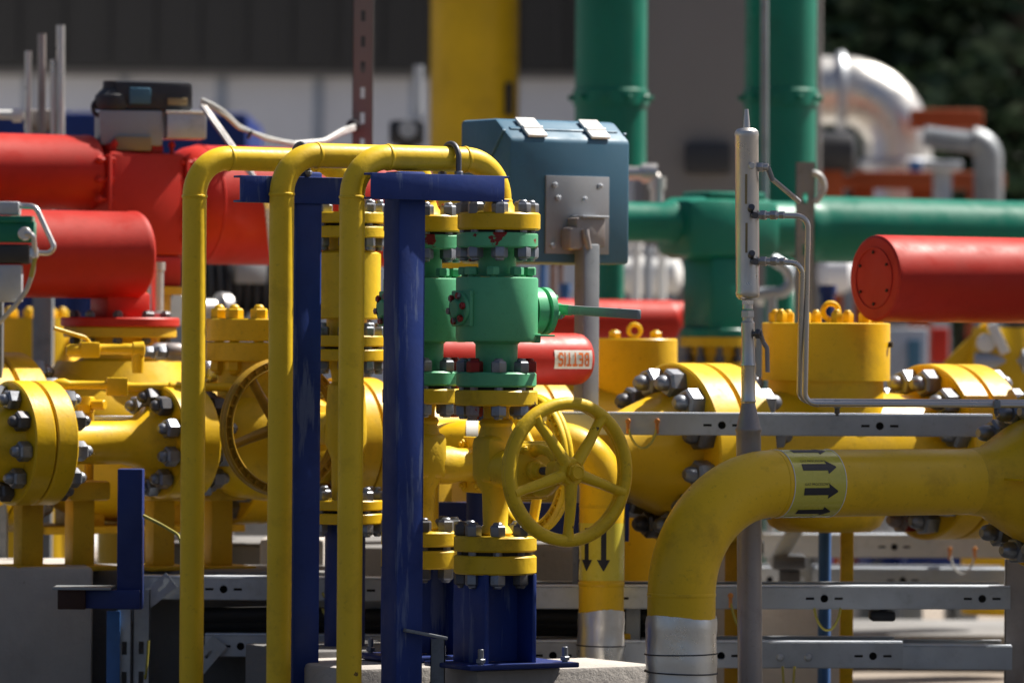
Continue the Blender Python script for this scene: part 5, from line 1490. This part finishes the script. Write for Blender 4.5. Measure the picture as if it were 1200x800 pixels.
# upper left small pipework
t = thing('pipework', 'blurred small steel pipework above the upper left red cylinder', 'pipework', (G(50, 3.4).x, 3.4, 0), 0)
for i, (px, y0, r) in enumerate(((33, 60, .010), (49, 40, .012), (62, 70, .009), (71, 30, .013))):
    b = B(); b.cyl2(P(px, y0, 3.4), P(px, 175, 3.4), r, 12); b.put('riser', M['stainless' if i != 1 else 'steel_brown'], t, world=True)
b = B(); b.tube([P(-20, 134, 3.4), P(28, 135, 3.4)], .014, 12); b.lathe(P(15, 135, 3.38), X3, [(0, .022), (.025, .022)], 14); b.put('fitting', M['white'], t, world=True)
b = B(); bx(b, 28, 128, 72, 155, 3.42, .06); b.put('block', M['steel_brown'], t, world=True)
b = B(); bx(b, 36, 160, 66, 176, 3.42, .06); a = P(51, 176, 3.44); b.box((a.x, a.y + .03, a.z / 2), (.06, .06, a.z)); b.put('stand', M['galv_dark'], t, world=True)
# dark instrument left of yellow vessel
t = thing('gauge_panel', 'dark blurred gauge panel left of the yellow vessel', 'panel', (G(475, 8.5).x, 8.5, 0), 0)
b = B(); bx(b, 456, 140, 497, 170, 8.5, .15, bev=.02); a = P(476, 170, 8.56); b.box((a.x, a.y, a.z / 2), (.06, .06, a.z)); b.put('case', M['dark'], t, world=True)
b = B(); b.lathe(P(478, 152, 8.49), (0, -1, 0), [(0, .035), (.03, .035)], 20); b.lathe(P(490, 135, 8.5), Z3, [(0, .02), (.2, .02)], 12); b.put('gauge', M['galv'], t, world=True)
# blurred things at the right below the red cylinder
t = thing('control_cabinet', 'blurred grey cabinet under the right red cylinder', 'cabinet', (G(1062, 9.4).x, 9.4, 0), 0)
b = B(); a, c_ = P(1038, 384, 9.4), P(1088, 384, 9.4); b.box(((a.x + c_.x) / 2, 9.6, a.z / 2), (c_.x - a.x, .4, a.z), None, .01); b.put('case', M['galv'], t, world=True)
b = B(); a, c_ = P(1064, 384, 9.37), P(1080, 384, 9.37); b.box(((a.x + c_.x) / 2, 9.39, a.z / 2 + .1), (c_.x - a.x, .02, a.z - .3), None, .004); b.put('door', M['box'], t, world=True)
t = thing('sleeved_post', 'blurred post with a dark red sleeve right of the grey cabinet', 'post', (G(1102, 9.0).x, 9.0, 0), 0)
b = B(); a = P(1102, 390, 9.0); b.box((a.x, a.y, a.z / 2), (.06, .06, a.z)); b.put('post', M['galv_dark'], t, world=True)
b = B(); bx(b, 1092, 384, 1112, 426, 8.95, .1); b.put('sleeve', M['red_old'], t, world=True)
Y_ = 4.2; g = G(1180, Y_); zq = lambda y: zy(y, Y_, 1180)
t = thing('gear_operated_valve', 'blurred yellow valve with a slanting arm at the right edge', 'valve', (g.x, g.y, 0), TH)
b = B(); b.lathe((0, 0, .2), Z3, [(0, .14), (zq(470) - .2, .15), (zq(420) - .2, .13), (zq(384) - .2, .11)], 40); b.put('body', M['yellow'], t)
b = B(); b.bar(P(1112, 432, Y_), P(1160, 384, Y_), .05, .05); b.put('arm', M['yellow'], t, world=True)
b = B(); b.bar(P(1162, 380, Y_ - .12), P(1178, 414, Y_ - .12), .03, .03); b.lathe(P(1155, 402, Y_ - .1), (0, -1, 0), [(0, .03), (.02, .03), (.025, .02)], 20); b.put('link', M['white'], t, world=True)
b = B(); b.lathe(P(1142, 424, Y_ - .1), X3, [(0, .03), (.14, .03), (.15, .045), (.18, .045)], 24); b.put('gear_case', M['galv'], t, world=True)

# lower right background
post_pipe(967, 1.75, 560, 7.5, 'purple', 'blurred blue post under the large elbow pipe', 'post')
M['purple'].node_tree.nodes
b = B(); p = P(993, 560, 1.45); b.box((p.x, p.y, p.z / 2), (.034, .034, p.z), None, .003); b.box((p.x, p.y, .006), (.12, .12, .012)); tag(b.put('support_post', M['yellow']), 'slim yellow square post under the large elbow pipe', 'post')
t = thing('pipe_brace', 'blurred slanting grey brace with a dark foot, behind the steel pole', 'brace', (G(925, 2.6).x, 2.6, 0), 0)
b = B(); b.bar(P(944, 602, 2.6), P(908, 658, 2.6), .06, .04); b.put('brace', M['galv_dark'], t, world=True)
b = B(); bx(b, 905, 650, 945, 668, 2.55, .14); a = P(925, 668, 2.6); b.box((a.x, a.y, a.z / 2), (.06, .06, a.z)); b.put('foot', M['dark'], t, world=True)
for (x0_, y0_, x1_, y1_, Y_, lab) in ((1018, 640, 1058, 668, 6.9, 'small blurred navy box on the sand, left of the larger one'), (1062, 645, 1142, 736, 6.5, 'large blurred navy skid unit standing on the sand')):
    a, c_ = P(x0_, y0_, Y_), P(x1_, y1_, Y_)
    t = thing('skid_unit', lab, 'skid', ((a.x + c_.x) / 2, Y_, 0), 0, 'navy skid units on the sand')
    w_ = c_.x - a.x
    b = B(); b.box((0, .3, (a.z + .12) / 2), (w_, .6, a.z - .12), None, .01); b.put('housing', M['blue_plain'], t)
    b = B(); b.box((-w_ * .28, -.01, (a.z + .1) / 2), (w_ * .3, .03, a.z - .2), None, .006); b.put('panel', M['dark'], t)
    b = B()
    for sx in (-.4, .4): b.box((w_ * sx, .3, .06), (.08, .5, .12))
    b.put('skid_frame', M['galv_dark'], t)
b = B(); bx(b, 1020, 716, 1050, 728, .96, .09); a = P(1035, 716, 1.0); b.box((a.x, a.y, a.z + .006), (.02, .02, .03), None, 0); tag(b.put('junction_box', M['dark']), 'small dark box hanging under the middle tray', 'box')
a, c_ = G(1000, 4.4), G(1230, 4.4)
b = B(); zt_ = zy(744, 4.4, 1090); b.box(((a.x + c_.x) / 2, 4.9, zt_ / 2), (c_.x - a.x, .9, zt_), None, .01); tag(b.put('concrete_slab', M['concrete_dark']), 'low grey concrete slab on the sand at the lower right', 'slab')

# ================================================================== trees at the right
def leaf_mat(name, col):
    m, nt, nd, bs, vec = _mat(name)
    a = _ramp(nt, nd, _noise(nt, nd, vec, 1.6, 4), .3, .7)
    c = _mix(nt, nd, a, tuple(x * .6 for x in col), tuple(x * 1.3 for x in col))
    nt.links.new(c, bs.inputs['Base Color']); bs.inputs['Roughness'].default_value = .6
    return m
M['leaf'] = leaf_mat('dark_foliage', (.022, .05, .018)); M['bark'] = paint('bark', (.10, .075, .055), .9)
def tree(px, Y, h, rw, label, seed):
    rn = random.Random(seed); g = G(px, Y)
    t = thing('broadleaf_tree', label, 'tree', (g.x, g.y, 0), 0, 'trees behind the plant')
    b = B(); b.tube([(0, 0, 0), (.05, 0, h * .25), (-.04, .05, h * .5), (.03, 0, h * .8)], [.20, .16, .11, .05], 12)
    cl = []
    for i in range(9):
        an = rn.uniform(0, 6.28); z = h * rn.uniform(.3, .75); e = Vector((math.cos(an) * rw * .7, math.sin(an) * rw * .7, z + h * rn.uniform(.06, .2)))
        b.tube([(0, 0, z - h * .08), e * .5 + Vector((0, 0, z * .5 - .05)), e], [.07, .05, .02], 8); cl.append(e)
    b.put('trunk', M['bark'], t)
    b = B()
    for i in range(60): 
        an = rn.uniform(0, 6.28); rr = rw * math.sqrt(rn.random()); cl.append(Vector((math.cos(an) * rr, math.sin(an) * rr, h * rn.uniform(.22, 1.0))))
    for c_ in cl:
        f = 1 - .55 * max(0, (c_.z / h - .6)) / .4
        c_ = Vector((c_.x * f, c_.y * f, c_.z))
        for j in range(110):
            d = Vector((rn.gauss(0, 1), rn.gauss(0, 1), rn.gauss(0, .8))) * rw * .17
            n = Vector((rn.gauss(0, 1), rn.gauss(0, 1), rn.gauss(.6, 1))).normalized(); _, x, y = frame(n); s = rn.uniform(.05, .11)
            o = c_ + d
            b.quad(o + x * s, o + y * s * .55, o - x * s, o - y * s * .55)
    b.put('crown', M['leaf'], t)
tree(1205, 19, 6.5, 1.3, 'dark tree at the right edge of the building', 1)
tree(1300, 19.5, 7.5, 1.7, 'dark tree beyond the right edge', 2)
tree(1120, 20, 6.0, 1.1, 'dark tree behind the orange beams', 3)

# added walkway, unseen beyond the right edge, to throw shade on the large elbow
pc = Vector((1.68, .52, 0))
t = thing('added_shade_walkway', 'added steel walkway beyond the right edge, put there to shade the large elbow', 'walkway', pc, TH)
tag(t, kind='structure')
b = B(); b.box((0, 0, 2.10), (1.55, .62, .012)); b.put('deck', M['galv_dark'], t)
b = B()
for sy in (-1, 1): b.box((0, sy * .325, 2.07), (1.55, .03, .12), bev=.003)
b.put('edge_beams', M['galv_dark'], t)
for x in (-.1, .74):
    for sy in (-1, 1):
        b = B(); b.box((x, sy * .325, 1.03), (.06, .06, 2.06)); b.put('leg', M['galv_dark'], t)
